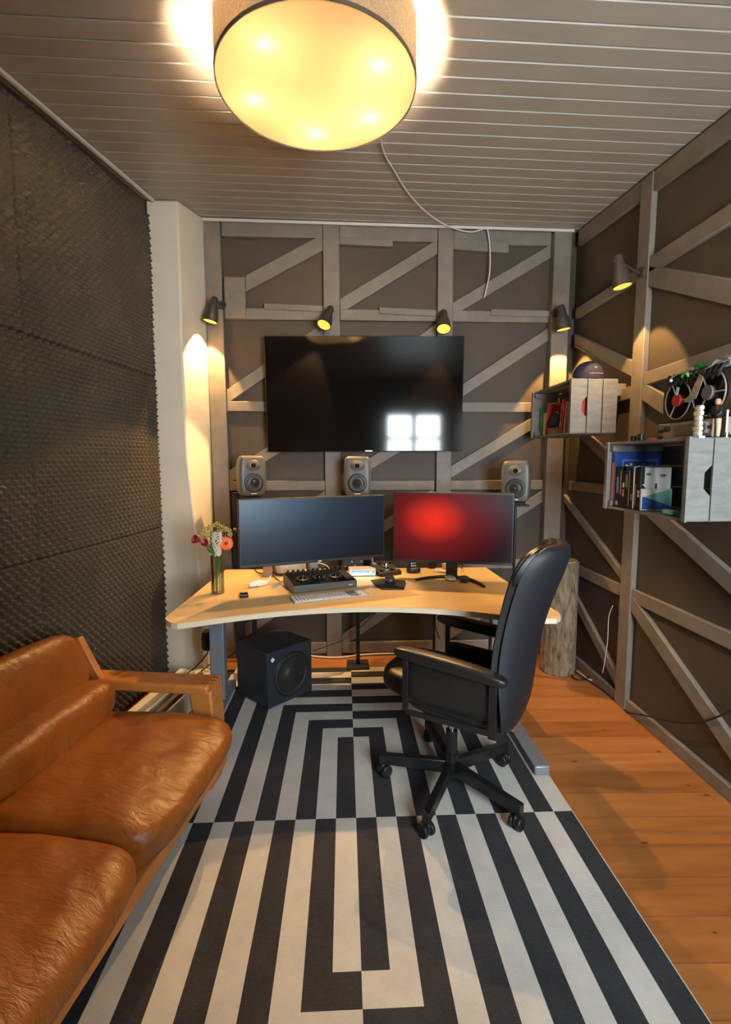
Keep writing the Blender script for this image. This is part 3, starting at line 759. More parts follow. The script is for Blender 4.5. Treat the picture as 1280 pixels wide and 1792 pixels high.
# the grey bed shows in the gaps of the key grid
# mouse pad with mouse
P = [on(649, 1016), on(668, 1013), on(709, 1016), on(711, 1022), on(707, 1033), on(668, 1032.5), on(658, 1027)]
c = sum(P, Vector())/len(P)
tag(MB().prism([(p.x, p.y, DH) for p in P], (0, 0, .004)).build('mouse_pad', 'black_matte', bevel=.0015), 'small black mouse pad with wavy outline in the middle of the desk', 'mouse pad')
m = on(683, 1021)
tag(MB().cushion((m.x, m.y+.02, DH+.0215), (.06, .10, .036), n=8, p=2.6).build('computer_mouse', M('dark_metal_mouse', (.07, .062, .055), .3, metal=.3), smooth=True), 'dark mouse on the black mouse pad', 'computer mouse')
m = on(789, 1015)
tag(MB().cushion((m.x, m.y, DH+.012), (.062, .112, .022), n=8, p=2.4, T=Matrix()).build('computer_mouse', 'white_plastic', smooth=True), 'flat white mouse in front of the crescent monitor foot', 'computer mouse')
m = on(813, 1018)
tag(MB().cushion((m.x, m.y, DH+.017), (.058, .075, .034), n=8, p=3).build('computer_mouse', M('brown_grey_shell', (.075, .06, .05), .45), smooth=True), 'dark brown mouse right of the white mouse', 'computer mouse')
# silver mini computer
A, B, w_, rz = two((483, 1009), (546, 1004)); w_ = .2
t = thing('mini_computer', 'silver rounded desktop computer under the dark monitor', 'computer', (A.x, A.y, DH), rz)
MB().cushion((.1, .1, .052), (.2, .2, .09), n=12, p=7).build('body', 'alu', t, smooth=True)
MB().cyl((.1, .1, .001), (.1, .1, .009), .08, n=32).build('foot_ring', 'black', t)
# brown card box with cable
A = on(466, 1011); tag(MB().box((A.x-.005, A.y+.09, DH+.045), (.055, .14, .09), R(10)).build('cardboard_box', 'cork', bevel=.002), 'small brown cardboard box left of the silver computer', 'box')
cable([on(490, 1017), on(474, 1006, .01), on(462, 1004, .02), on(450, 1001, .006), on(447, 996, .004), on(455, 992, .004), on(470, 990, .004)], .003, 'desk_cable', 'cable_b', 'thin black cable curling beside the cardboard box')
cable([on(546, 990, .05), on(556, 985, .05), on(572, 990, .03), on(577, 997, .004)], .0028, 'desk_cable', 'cable_w', 'white cable rising from the silver computer')
A = on(476, 1032); B = on(495, 1022)
tag(MB().prism([(A.x, A.y, DH), (B.x, B.y, DH), (B.x, B.y+.004, DH), (A.x, A.y+.004, DH)], (0, 0, .022)).build('metal_strip', 'alu'), 'small bent metal strip beside the control panel', 'metal strip')
# rack units
A, B, w_, rz = two((600, 1000), (655, 997)); w_ = .2
t = thing('audio_interface', 'black audio unit with small knobs, stacked behind the silver unit', 'audio unit', (A.x, A.y+.02, DH), rz)
MB().ext((0, 0, .003), (w_, .16, .085)).build('case', 'black_matte', t, bevel=.003)
for i in range(6):
    for j in range(2):
        MB().cyl((.018+i*.022, -.008, .03+j*.028), (.018+i*.022, 0, .03+j*.028), .0055, n=12).build('knob', 'grey_metal' if (i+j) % 3 == 0 else 'black', t)
MB().ext((.14, -.003, .02), (.19, 0, .065)).build('display', 'black_gloss', t)
A, B, w_, rz = two((611, 1009), (664, 1008)); w_ = .17
t = thing('audio_interface', 'silver audio unit with lit blue and white meters', 'audio unit', (A.x, A.y, DH), rz)
MB().ext((0, 0, .002), (w_, .10, .044)).build('case', 'alu', t, bevel=.002)
MB().ext((.02, -.002, .010), (w_-.03, 0, .037)).build('display', emit('meter_display', (.10, .16, .22), .8, (.01, .01, .01)), t)
mb = MB()
for i in range(14): mb.ext((.024+i*.0085, -.0032, .012), (.029+i*.0085, -.002, .016+.018*random.random()))
mb.build('meter_bars', emit('meter_bar', (.5, .75, .95), 1.3), t)
for i in range(2): MB().cyl((w_-.015, -.008, .014+i*.016), (w_-.015, 0, .014+i*.016), .005, n=12).build('knob', 'chrome', t)
A = on(649, 993)
t = thing('volume_knob', 'silver domed knob on a stem behind the lit audio unit', 'knob controller', (A.x+.01, A.y+.1, DH))
MB().cyl((0, 0, 0), (0, 0, .01), .03).build('base', 'alu', t); MB().cyl((0, 0, .01), (0, 0, .115), .013).build('stem', 'alu', t, smooth='angle'); MB().ball((0, 0, .12), .026, sc=(1, 1, .6)).build('dome', 'chrome', t, smooth=True)
# black controller with dial
A, B, w_, rz = two((680, 1010), (713, 1006)); w_ = .155
t = thing('monitor_controller', 'black tabletop controller with a silver dial', 'audio controller', (A.x-.05, A.y, DH), rz)
MB().prism([(0, 0, .002), (0, 0, .025), (0, .15, .06), (0, .15, .002)], (w_, 0, 0)).build('case', 'black', t, bevel=.004)
TT = Matrix.Translation((0, 0, .026)) @ Matrix.Rotation(math.atan2(.035, .15), 4, 'X')
MB().lathe([(.001, .028), (.020, .028), (.024, .022), (.026, .002)], 32, TT @ Matrix.Translation((w_/2+.005, .085, 0))).build('dial', 'chrome', t, smooth='angle')
for i in range(4):
    for j in range(2): MB().box((0, 0, 0), (.018, .014, .005)).xf(TT @ Matrix.Translation((.022+i*.037, .025+j*.10, .003))).build('button', 'grey_metal' if (i+j) % 2 else 'black_gloss', t)
# cordless phone
A = on(725, 1003)
t = thing('cordless_phone', 'black cordless phone standing in its cradle', 'telephone', (A.x, A.y+.03, DH), R(8))
MB().cushion((0, 0, .018), (.085, .08, .034), n=8, p=4).build('cradle', 'black', t, smooth=True)
TP = Matrix.Translation((0, .005, .02)) @ Matrix.Rotation(R(-18), 4, 'X')
MB().cushion((0, 0, .065), (.046, .022, .13), n=8, p=5, T=TP).build('handset', 'black', t, smooth=True)
for i in range(3):
    for j in range(4): MB().box((0, 0, 0), (.009, .003, .007)).xf(TP @ Matrix.Translation((-.013+i*.013, -.0115, .02+j*.016))).build('key', 'white_plastic', t)
MB().box((0, 0, 0), (.03, .003, .022)).xf(TP @ Matrix.Translation((0, -.0112, .10))).build('display', 'grey_metal', t)
# odds and ends at the rear
A = on(756, 994)
t = thing('webcam', 'tiny black tripod device behind the phone', 'camera', (A.x, A.y, DH)); MB().cushion((0, 0, .03), (.05, .04, .03), n=6, p=4).build('body', 'black', t, smooth=True); MB().cyl((0, 0, 0), (0, 0, .02), .018).build('foot', 'black', t); MB().cyl((.005, 0, .04), (.005, 0, .075), .004).build('antenna', 'black', t)
A = on(772, 1003)
tag(MB().box((A.x, A.y+.03, DH+.006), (.075, .06, .012), R(-20)).build('paper_note', 'paper'), 'small stack of cream notes beside the black monitor stand', 'notes')
A = on(785, 996)
tag(MB().box((A.x-.005, A.y+.02, DH+.02), (.06, .05, .04), R(5)).build('power_adapter', 'white_plastic', bevel=.006), 'white power adapter behind the red monitor', 'adapter')
cable([on(808, 995, .02), on(812, 990, .03), on(806, 987, .03), on(798, 992, .01)], .003, 'desk_cable', 'cable_b', 'black cable loop right of the red monitor stand')
# remote
A = on(428, 1047)
t = thing('remote_control', 'small black remote with a silver band on the left of the desk', 'remote', (A.x, A.y+.0, DH), R(14))
MB().ext((-.022, 0, .001), (.022, .082, .016)).build('body', 'black_gloss', t, bevel=.004)
MB().ext((-.017, .062, .016), (.017, .074, .017)).build('silver_band', 'alu', t); MB().ext((-.02, .004, .0155), (.02, .007, .0168)).build('lower_band', 'alu', t)
# toy shark
A = on(436, 1029); B = on(465, 1020)
d = (B-A); L_ = .125; rz = math.atan2(d.y, d.x)
t = thing('toy_shark', 'small white toy shark lying on the desk', 'toy', (A.x, A.y, DH), rz*.6)
MB().tube([(0, 0, .014), (.02, 0, .017), (.06, .002, .018), (.095, 0, .015), (.118, 0, .020)], lambda t: .004+.013*math.sin(PI*min(1, t*.8+.12))**.8, n=12).build('body', 'white_plastic', t, smooth=True)
MB().prism([(.05, 0, .028), (.072, 0, .03), (.068, 0, .052)], (0, .004, 0)).build('dorsal_fin', 'white_plastic', t)
MB().prism([(.11, 0, .014), (.122, 0, .014), (.145, 0, .055), (.132, 0, .05)], (0, .004, 0)).build('tail_fin', 'white_plastic', t)
for s_ in (-1, 1): MB().prism([(.035, s_*.012, .012), (.055, s_*.012, .012), (.062, s_*.038, .005)], (0, 0, .003)).build('side_fin', 'white_plastic', t)

# vase and flowers
A = on(379, 1041); VX, VY = A.x, A.y+.034; vb = Vector((VX, VY, DH))
VH = at(379, 972, y=VY).z-DH
t = thing('glass_vase', 'clear glass cylinder vase half full of water on the left desk corner', 'vase', vb)
MB().lathe([(.001, .006), (.030, .006), (.032, .012), (.032, VH), (.035, VH), (.0355, .004), (.030, 0), (.001, 0)], 40).build('glass', 'vase_glass', t, smooth='angle')
MB().lathe([(.001, .0065), (.0295, .0065), (.0315, .012), (.0315, VH*.55), (.001, VH*.55)], 32).build('water', 'water', t, smooth='angle')
MAT['stem'] = M('green_stem', (.10, .22, .03), .5, var=.2); MAT['petal_r'] = M('crimson_petal', (.35, .012, .02), .5, var=.2, vscale=40)
MAT['petal_o'] = M('orange_petal', (.85, .13, .012), .5, var=.15, vscale=40); MAT['petal_w'] = M('ivory_petal', (.75, .66, .52), .55); MAT['petal_y'] = M('yellow_green_bud', (.50, .42, .10), .6, var=.3, vscale=30)
MAT['leaf'] = M('dark_leaf', (.035, .09, .02), .55)
def fpt(px, py, dy=0): return at(px, py, y=VY+dy)
def stemmed(name, label, px, py, dy, foot, group=None):
    h_ = fpt(px, py, dy); r = thing(name, label, 'flower', vb+Vector((foot[0], foot[1], .014)), group=group)
    h_ = h_-r.location; mid = Vector((h_.x*.18-foot[0]*.5, h_.y*.18-foot[1]*.5, VH*.95)); mid.z = min(mid.z, h_.z*.8)
    MB().tube([(0, 0, 0), mid*.5+Vector((0, 0, 0)), mid, h_], .0032).build('stem', 'stem', r, smooth=True)
    return r, h_
def petals(r, c, n, ln, wd, tilt, mat, T, name='petal', layers=1):
    for L2 in range(layers):
        for i in range(n):
            a = 2*PI*i/n+L2*.3
            Tm = Matrix.Translation(c) @ T @ Matrix.Rotation(a, 4, 'Z') @ Matrix.Rotation(-tilt-L2*.25, 4, 'Y')
            MB().cushion((ln/2, 0, 0), (ln, wd, .002), n=4, p=2.2, T=Tm, puff=.5).build(name, mat, r, smooth=True)
for k_, (px, py, lab) in enumerate(((350, 947, 'crimson tulip leaning left out of the vase'), (362, 954, 'darker crimson tulip beside the white hyacinth'))):
    r, h_ = stemmed('tulip', lab, px, py, -.01-.01*k_, (-.008+.006*k_, .006), 'crimson tulips in the vase')
    petals(r, h_, 6, .046-.008*k_, .030, R(58), 'petal_r', Matrix.Rotation(R(-55+30*k_), 4, 'Y') @ Matrix.Rotation(R(40), 4, 'X'))
r, h_ = stemmed('gerbera', 'orange gerbera daisy on the right of the bouquet', 396, 951, -.012, (.008, -.004))
GT = Matrix.Rotation(R(72), 4, 'X') @ Matrix.Rotation(R(25), 4, 'Y')
petals(r, h_, 18, .040, .012, R(8), 'petal_o', GT)
MB().ball((0, 0, .002), .010, sc=(1, 1, .5), T=Matrix.Translation(h_) @ GT).build('flower_centre', M('red_disc', (.30, .03, .01), .7), r, smooth=True)
r, h_ = stemmed('hyacinth', 'tall ivory hyacinth in the centre of the vase', 379, 940, -.02, (0, -.006))
top_ = fpt(379, 932, -.02)-r.location; bot_ = fpt(381, 972, -.02)-r.location
mb = MB(); random.seed(3)
for i in range(90):
    f = i/90; c = top_.lerp(bot_, f); a = i*2.4; rad = .011+.011*math.sin(PI*min(1, .25+f*.85))
    q = c+Vector((math.cos(a)*rad, math.sin(a)*rad, 0))
    for j in range(5):
        b_ = a+j*2*PI/5; mb.ball(q+Vector((math.cos(b_)*.005, math.sin(b_)*.004, math.sin(b_*1.3)*.004)), .0042, 6, 4)
mb.build('florets', 'petal_w', r, smooth=True)['kind'] = 'stuff'
fill = [(352, 935), (358, 928), (365, 923), (372, 920), (380, 917), (387, 921), (394, 924), (399, 929), (404, 936), (386, 929), (369, 931), (410, 927), (362, 936)]
r = thing('filler_flower', 'spray of small yellow-green filler blossoms at the top of the bouquet', 'flower', vb+Vector((.004, .008, .014)))
for i, (px, py) in enumerate(fill):
    h_ = fpt(px, py, .012*math.sin(i*2.1))-r.location
    MB().tube([(0, 0, .0), (h_.x*.1, h_.y*.1, VH*.8), (h_.x*.5, h_.y*.5, (VH+h_.z)/2+.01), h_], .0013, 5).build('stem', 'stem', r, smooth=True)
    mb = MB()
    for j in range(26 if i != 11 else 10): mb.ball(h_+Vector((random.gauss(0, .0075), random.gauss(0, .007), random.gauss(0, .006))), random.uniform(.0022, .0042), 6, 4)
    mb.build('blossom_cluster', 'petal_y', r, smooth=True)
for k_ in range(9):
    a = k_*.7; c = fpt(366+k_*3, 962-3*(k_ % 3), .01*math.cos(a))-r.location
    MB().cushion((.0, 0, 0), (.014, .004, .045), n=3, p=2.2, T=Matrix.Translation(c) @ Matrix.Rotation(R(-30+k_*9), 4, 'Y') @ Matrix.Rotation(a, 4, 'Z')).build('leaf', 'leaf', r, smooth=True)

# ================================================================== SUBWOOFER
A = at(470, 1245, z=.008); B = at(545, 1211, z=.008); B = A+(B-A).normalized()*.345; rz = math.atan2(B.y-A.y, B.x-A.x)
t = thing('subwoofer', 'dark charcoal cube subwoofer with a white diamond badge, on the rug under the desk', 'subwoofer', ((A.x+B.x)/2, (A.y+B.y)/2, .006), rz)
w_, d_, h_ = .345, .325, .352
MB().ext((-w_/2, .012, .012), (w_/2, d_, h_)).build('cabinet', 'sub', t, bevel=.006)
MB().ext((-w_/2, 0, .012), (w_/2, .011, h_)).build('front_baffle', 'sub', t, bevel=.004)
q = Matrix.Translation((.01, -.001, .175)) @ Matrix.Rotation(PI/2, 4, 'X')
MB().lathe([(.131, .002), (.137, .004), (.141, 0)], 64, q).build('driver_ring', 'black', t, smooth='angle')
MB().lathe([(.131, .002), (.122, .009), (.108, .004), (.104, -.004), (.06, -.004)], 64, q).build('surround', 'black_matte', t, smooth=True)
MB().lathe([(.104, .001), (.055, .0035), (.05, .008), (.03, .014), (.001, .017)], 64, q).build('cone', 'cone', t, smooth=True)
MB().box((-w_/2+.037, -.002, h_-.045), (.022, .003, .022), m=Matrix.Rotation(R(45), 4, 'Y')).build('badge', 'white_plastic', t)
for sx in (-1, 1):
    for yy in (.04, d_-.04): MB().cyl((sx*(w_/2-.04), yy, 0), (sx*(w_/2-.04), yy, .013), .018, n=16).build('foot', 'black', t)
cable([at(548, 1139, y=1.35), at(575, 1130, y=1.40), at(600, 1120, y=1.45), at(628, 1100, y=1.5), at(655, 1075, y=1.5), at(672, 1055, y=1.5)], .0035, 'subwoofer_cable', 'cable_b', 'black cable rising from the subwoofer behind the desk')

# ================================================================== OFFICE CHAIR
ch = thing('office_chair', 'black leather swivel chair with high back, turned towards the desk', 'office chair', (.44, .19, .006))
H = .03
MB().cyl((0, 0, .055), (0, 0, .16), .032, n=28).build('hub', 'black_metal', ch, smooth='angle')
MB().cyl((0, 0, .13), (0, 0, .27), .026, n=28).build('gas_column', 'black_metal', ch, smooth='angle')
MB().cyl((0, 0, .27), (0, 0, .39), .015, n=20).build('piston', 'chrome', ch, smooth='angle')
for (cx_, cy_) in ((.277, -.118), (.65, -.089), (.138, .27), (.4, .562), (.728, .332)):
    v = Vector((cx_-.44, cy_-.19, 0)); a = math.atan2(v.y, v.x); L_ = v.length
    T = Matrix.Rotation(a, 4, 'Z')
    lg = MB().prism([(.02, -.016, .065), (.02, .016, .065), (.02, .016, .125), (.02, -.016, .125)], (L_-.0, 0, 0))
    lg.v = [Vector((p.x, p.y, p.z if p.x < .1 else (p.z-.065)*.75+.068)) for p in lg.v]
    lg.xf(T).build('base_leg', 'black_metal', ch, bevel=.003)
    cst = MB().cyl((L_, 0, .045), (L_, 0, .085), .008, n=12).xf(T).build('caster', 'black_metal', ch)
    for s_ in (-1, 1):
        T2 = T @ Matrix.Translation((L_, 0, .030)) @ Matrix.Rotation(R(35+cx_*90), 4, 'Z')
        MB().cyl((-.004, s_*.009, 0), (-.004, s_*.026, 0), .029, n=24).xf(T2).build('caster_wheel', 'black', cst, bevel=.004)
    MB().cushion((-.004, 0, .012), (.05, .022, .05), n=6, p=3, T=T2).build('caster_hood', 'black', cst, smooth=True)
# seat group frame: x = facing, y = towards the camera side
FW = Vector((-.85, .527, 0)).normalized(); CO = Vector((.515-.44, .25-.19, 0))
TC = Matrix.Translation(CO) @ Matrix.Rotation(math.atan2(FW.y, FW.x), 4, 'Z')
MB().ext((-.11, -.08, .355), (.12, .08, .39)).xf(TC).build('seat_mechanism', 'black_metal', ch, bevel=.004)
TS = TC @ Matrix.Rotation(R(-6), 4, 'Y')
MB().cushion((.10, 0, .437), (.64, .46, .115), n=14, p=4.5, puff=.25, T=TS, fn=lambda w: Vector((w.x, w.y*(1-.12*max(0, w.x/.26)), w.z))).build('seat', 'leather_black', ch, smooth=True)
MB().cushion((.04, 0, .385), (.46, .43, .05), n=10, p=5, T=TS).build('seat_pan', 'black', ch, smooth=True)
for s_ in (-1, 1):
    y0 = .265*s_
    # flat steel loop
    for nm, x, zz0, zz1, wd in (('arm_post', .185, .40, .655, .026), ('arm_post', -.195, .375, .60, .032)):
        MB().ext((x-wd/2, y0-.005, zz0), (x+wd/2, y0+.005, zz1)).xf(TC).build(nm, 'black_metal', ch, bevel=.002)
    MB().ext((-.19, y0-.004, .385), (.185, y0+.004, .41)).xf(TC).build('arm_rail', 'black_metal', ch, bevel=.002)
    def armf(w):
        return Vector((w.x, w.y, w.z-.035*(.5-w.x/.5)-.03*max(0, -w.x/.25)**2*.4))
    MB().cushion((-.005, y0-.006*s_, .662), (.49, .075, .055), n=12, p=3.5, T=TC, fn=armf).build('armrest', 'leather_black', ch, smooth=True)
    def sidef(w): return Vector((w.x, w.y+(.03*(w.z/.11)**2)*s_*-.4, w.z-.03*(.5-w.x/.5)))
    MB().cushion((-.005, y0-.030*s_, .545 if s_ > 0 else .48), (.38, .035, .20 if s_ > 0 else .17), n=12, p=5, T=TC, fn=sidef).build('side_panel', 'leather_black', ch, smooth=True)
# backrest: lofted shell with forward curling wings and head roll
prof = [ # z, x of middle, half width, wing, half thickness
    (.33, -.215, .235, .020, .016), (.43, -.245, .252, .035, .026), (.56, -.255, .252, .070, .030), (.68, -.270, .244, .085, .030), (.80, -.292, .234, .092, .030),
    (.90, -.318, .230, .098, .032), (.98, -.342, .231, .102, .036), (1.05, -.360, .229, .095, .042), (1.10, -.372, .213, .078, .044), (1.13, -.378, .18, .045, .034), (1.14, -.377, .13, .03, .018)]
def shell(prof, off, th, wsc=1.0):
    vs = []; fs = []; m = 14
    for z, xc, w, wing, t_ in prof:
        ring_ = []
        for i in range(m+1):
            u = -1+2*i/m; e = (1-abs(u)**5)**.5 if abs(u) < 1 else 0
            ring_.append(Vector((xc+off+wing*abs(u)**2.2+t_*th*e, u*w*wsc, z+.012*abs(u)**2)))
        for i in range(m-1, 0, -1):
            u = -1+2*i/m; e = (1-abs(u)**5)**.5
            ring_.append(Vector((xc+off+wing*abs(u)**2.2-t_*th*e, u*w*wsc, z+.012*abs(u)**2)))
        vs += ring_
    K = 2*m
    for j in range(len(prof)-1):
        for k in range(K): fs.append((j*K+k, j*K+(k+1) % K, (j+1)*K+(k+1) % K, (j+1)*K+k))
    fs += [tuple(range(K-1, -1, -1)), tuple(len(vs)-K+k for k in range(K))]
    return MB().add(vs, fs)
shell(prof, -.014, 1.0).xf(TC).build('back_shell', 'fabric_black', ch, smooth='angle', subsurf=1)
shell([(z, x, w, g, t_) for z, x, w, g, t_ in prof[1:]], .016, 1.05, 1.0).xf(TC).build('backrest', 'leather_black', ch, smooth='angle', subsurf=1)
shell([(z, x, w, g, t_) for z, x, w, g, t_ in ((.955, -.335, .235, .106, .048), (1.01, -.350, .237, .104, .054), (1.08, -.365, .227, .088, .055), (1.12, -.374, .20, .055, .046), (1.142, -.374, .15, .036, .026))], .004, 1.0).xf(TC).build('head_roll', 'leather_black', ch, smooth='angle', subsurf=1)
MB().cyl((-.24, .10, .37), (-.24, .10, .345), .012, n=16).xf(TC).build('bolt', 'chrome', ch)

# ================================================================== TREE STUMP COLUMN
t_ = MB(); n, k = 72, 60; vs = []; fs = []; r0 = .112; hs = .80
for j in range(k+1):
    z = hs*j/k
    for i in range(n):
        a = 2*PI*i/n; p = Vector((math.cos(a)*1.0, math.sin(a)*1.0, z*1.1))
        rr = r0*(1+.05*(1-j/k))+.009*noise.noise(p*Vector((7, 7, 2.2)))+.007*abs(noise.noise(Vector((a*5, z*5, 3))))+.008*noise.noise(Vector((math.cos(a)*2, math.sin(a)*2, z*1.5)))
        vs.append((math.cos(a)*rr, math.sin(a)*rr, z))
for j in range(k):
    for i in range(n): fs.append((j*n+i, j*n+(i+1) % n, (j+1)*n+(i+1) % n, (j+1)*n+i))
st = thing('tree_trunk', 'upright log with rough bark standing in the right corner', 'log', (1.475, 1.42, 0))
fs.append(tuple(range(n-1, -1, -1)))
t_.add(vs, fs).build('bark', 'bark', st, smooth=True)
MB().cyl((0, 0, hs-.002), (0, 0, hs+.004), r0-.008, n=48).build('cut_face', M('cut_wood', (.55, .38, .2), .6, var=.2), st)
MB().ball((-.105, -.05, .40), .016, sc=(.7, 1, 1.6)).build('knot', M('pale_knot', (.55, .40, .22), .7), st, smooth=True)

# ================================================================== SOFA
so = thing('sofa', 'camel leather sofa with orange oak frame along the foam wall', 'sofa', (-.485, .12, .006), R(-8.5))
def seatfn(w):
    u = w.x/.33; return Vector((w.x+.014*noise.noise(w*6)-(.055*max(0, u)*min(1, max(0, -w.z/.095+.25))), w.y, w.z+(.010*noise.noise(w*Vector((7, 5, 3)))+.006*noise.noise(w*18) if w.z > 0 else 0)-.02*max(0, u)**3))
for k_, (ya, yb) in enumerate(((-.015, -.715), (-.72, -1.42))):
    MB().cushion((-.325, (ya+yb)/2, .333), (.66, yb-ya and abs(yb-ya), .19), n=26, p=5.5, puff=.22, fn=seatfn).build('seat_cushion', 'leather', so, smooth=True, subsurf=1)
    MB().cushion((-.61, (ya+yb)/2, .487), (.20, abs(yb-ya)-.015, .18), n=18, p=3.4, puff=.05, T=Matrix.Identity(4), fn=lambda w: w+Vector((.008*noise.noise(w*9), 0, .006*noise.noise(w*12)))).build('lumbar_cushion', 'leather', so, smooth=True, subsurf=1)
    TB = Matrix.Translation((-.735, (ya+yb)/2, .628)) @ Matrix.Rotation(R(-20), 4, 'Y')
    MB().cushion((0, 0, 0), (.16, abs(yb-ya), .29), n=18, p=3.8, T=TB, fn=lambda w: w+Vector((.008*noise.noise(w*7), 0, .005*noise.noise(w*9)))).build('back_cushion', 'leather', so, smooth=True, subsurf=1)
MB().ext((-.62, -1.46, .18), (-.072, .0, .236)).build('seat_frame', 'sofa_wood', so, bevel=.006)
def arm(y0, y1):
    MB().ext((-.78, y0, .448), (-.175, y1, .494)).build('armrest', 'sofa_wood', so, bevel=.012)
    MB().prism([(-.265, y0, .455), (-.160, y0, .47), (-.152, y0, .30), (-.158, y0, .10), (-.172, y0, .0), (-.205, y0, .0), (-.222, y0, .10), (-.245, y0, .30)], (0, y1-y0, 0)).build('leg', 'sofa_wood', so, bevel=.010)
    for i in range(4):
        yy = y0+(y1-y0)*(i*2+1.5)/9
        MB().ext((-.215, yy, .440), (-.1585, yy+(y1-y0)/11, .4955)).build('finger_joint', MAT['end_grain'], so, bevel=.003)
    MB().prism([(-.70, y0+.02, -.006), (-.64, y0+.02, -.006), (-.67, y0+.02, .45), (-.785, y0+.02, .685), (-.81, y0+.02, .68), (-.72, y0+.02, .44)], (0, .035, 0)).build('leg', 'sofa_wood', so, bevel=.008)
MAT['end_grain'] = M('end_grain', (.40, .13, .025), .45)
arm(.05, .18); arm(-1.61, -1.48)
MB().prism([(-.79, -1.46, .42), (-.76, -1.46, .42), (-.845, -1.46, .66), (-.875, -1.46, .66)], (0, 1.49, 0)).build('back_panel', 'sofa_wood', so, bevel=.004)

# ================================================================== FLOOR THINGS BEHIND THE SOFA
for i, (x0, y0, x1, y1, w_, h_, m_) in enumerate(((-1.21, .50, -1.08, 1.19, .05, .16, 'paper'), (-1.14, .50, -1.02, 1.18, .022, .15, 'white_trim'), (-1.09, .52, -.97, 1.18, .03, .14, 'cork'), (-1.045, .54, -.93, 1.16, .012, .13, 'paper'))):
    d = Vector((x1-x0, y1-y0, 0)); a = math.atan2(d.y, d.x)
    o = MB().box(((x0+x1)/2, (y0+y1)/2, h_/2+.002), (d.length, w_, h_), a).build('flat_package', m_, bevel=.004)
    tag(o, ('widest white board of the stack leaning behind the sofa arm', 'off-white panel second from the foam wall behind the sofa arm', 'brown cardboard sleeve among the boards behind the sofa arm', 'thin white sheet nearest the desk leg behind the sofa arm')[i], 'board', 'boards standing behind the sofa arm')
mb = MB(); n = 26; vs = []; fs = []
for i in range(n+1):
    for j in range(n+1):
        u, v = i/n*2-1, j/n*2-1; r_ = (abs(u)**3+abs(v)**3)**(1/3)
        z = max(0, (1-r_**2))*.07+.02*abs(noise.noise(Vector((u*3, v*3, 1))))+.012*abs(noise.noise(Vector((u*8, v*8, 4))))
        vs.append((-1.06+u*.17, 1.33+v*.11, .008+z*(1 if r_ < .98 else 0)))
for i in range(n):
    for j in range(n): fs.append((i*(n+1)+j, (i+1)*(n+1)+j, (i+1)*(n+1)+j+1, i*(n+1)+j+1))
cb = mb.add(vs, fs).build('crumpled_bag', M('white_crumpled_plastic', (.7, .68, .64), .35), smooth=True); so_ = cb.modifiers.new('s', 'SOLIDIFY'); so_.thickness = .004
tag(cb, 'crumpled white plastic bag at the foot of the cream pillar', 'plastic bag')
cable([at(395, 1080, y=.98), at(390, 1092, y=1.0), at(370, 1102, y=1.02), at(362, 1110, y=1.05)], .005, 'power_cable', 'cable_b', 'black cable under the left end of the desktop', group=None)
m = at(363, 1120, y=1.12)
tag(MB().cushion((m.x, m.y, m.z), (.06, .08, .13), n=8, p=4).build('power_brick', 'black', smooth=True), 'black power brick hanging beside the left desk leg', 'power brick')
cable([(m.x, m.y, m.z-.06), at(362, 1145, y=1.2), at(345, 1165, y=1.25), at(330, 1178, y=1.2), at(322, 1190, z=.01)], .005, 'power_cable', 'cable_b', 'black cable dropping from the power brick to the floor')
cable([at(425, 1130, y=1.5), at(400, 1150, y=1.5), at(375, 1158, y=1.4), at(352, 1175, y=1.3)], .005, 'power_cable', 'cable_b', 'black cable crossing behind the left desk leg')
m = at(410, 1190, z=0)
tag(MB().ext((-.80, 1.34, .002), (-.62, 1.44, .06)).build('power_strip', 'white_plastic', bevel=.006), 'white power strip on the floor behind the left desk foot', 'power strip')
# cables on the right
rp = [at(1000, 1172, z=.01), at(1004, 1186, z=.01), at(1018, 1190, z=.012), at(1030, 1186, z=.014), at(1030, 1176, z=.02), at(1016, 1170, z=.02), at(1008, 1174, z=.02), at(1020, 1184, z=.02), at(1050, 1204, z=.008), at(1085, 1232, z=.008), at(1100, 1247, z=.012), at(1130, 1252, x=1.618), at(1165, 1261, x=1.622), at(1205, 1266, x=1.624), at(1235, 1262, x=1.624), at(1262, 1252, x=1.624), at(1300, 1235, x=1.624)]
cable(rp, .0045, 'floor_cable', 'cable_b', 'black cable coiled by the log and running along the right wall')
cable([at(999, 1176, z=.008), at(1006, 1172, z=.02), at(1018, 1180, z=.02), at(1034, 1190, z=.01), at(1040, 1186, z=.01)], .003, 'floor_cable', 'cable_w', 'thin pale cable tangled in the black coil beside the log')
cable([at(1073, 1060, x=1.622), at(1066, 1080, x=1.622), at(1064, 1120, x=1.622), at(1060, 1150, x=1.622), at(1055, 1178, x=1.622)], .0022, 'wall_cable', 'cable_w', 'thin white wire hanging left of the tall right post')
cable([at(763, 1070, y=1.6), at(762, 1090, y=1.62), at(766, 1108, y=1.64), at(770, 1118, y=1.64)], .004, 'wall_cable', 'cable_b', 'dark wire below the desk beside the back post')
cable([at(785, 1072, y=1.6), at(781, 1090, y=1.62), at(786, 1105, y=1.64), at(782, 1120, y=1.64)], .003, 'wall_cable', 'cable_w', 'white wire below the desk beside the back post')
cable([at(1005, 606, x=1.62), at(1010, 605, x=1.622), at(1030, 617, x=1.624), at(1060, 636, x=1.625)], .003, 'wall_cable', 'cable_b', 'thin dark wire on the right wall below the corner spotlight')

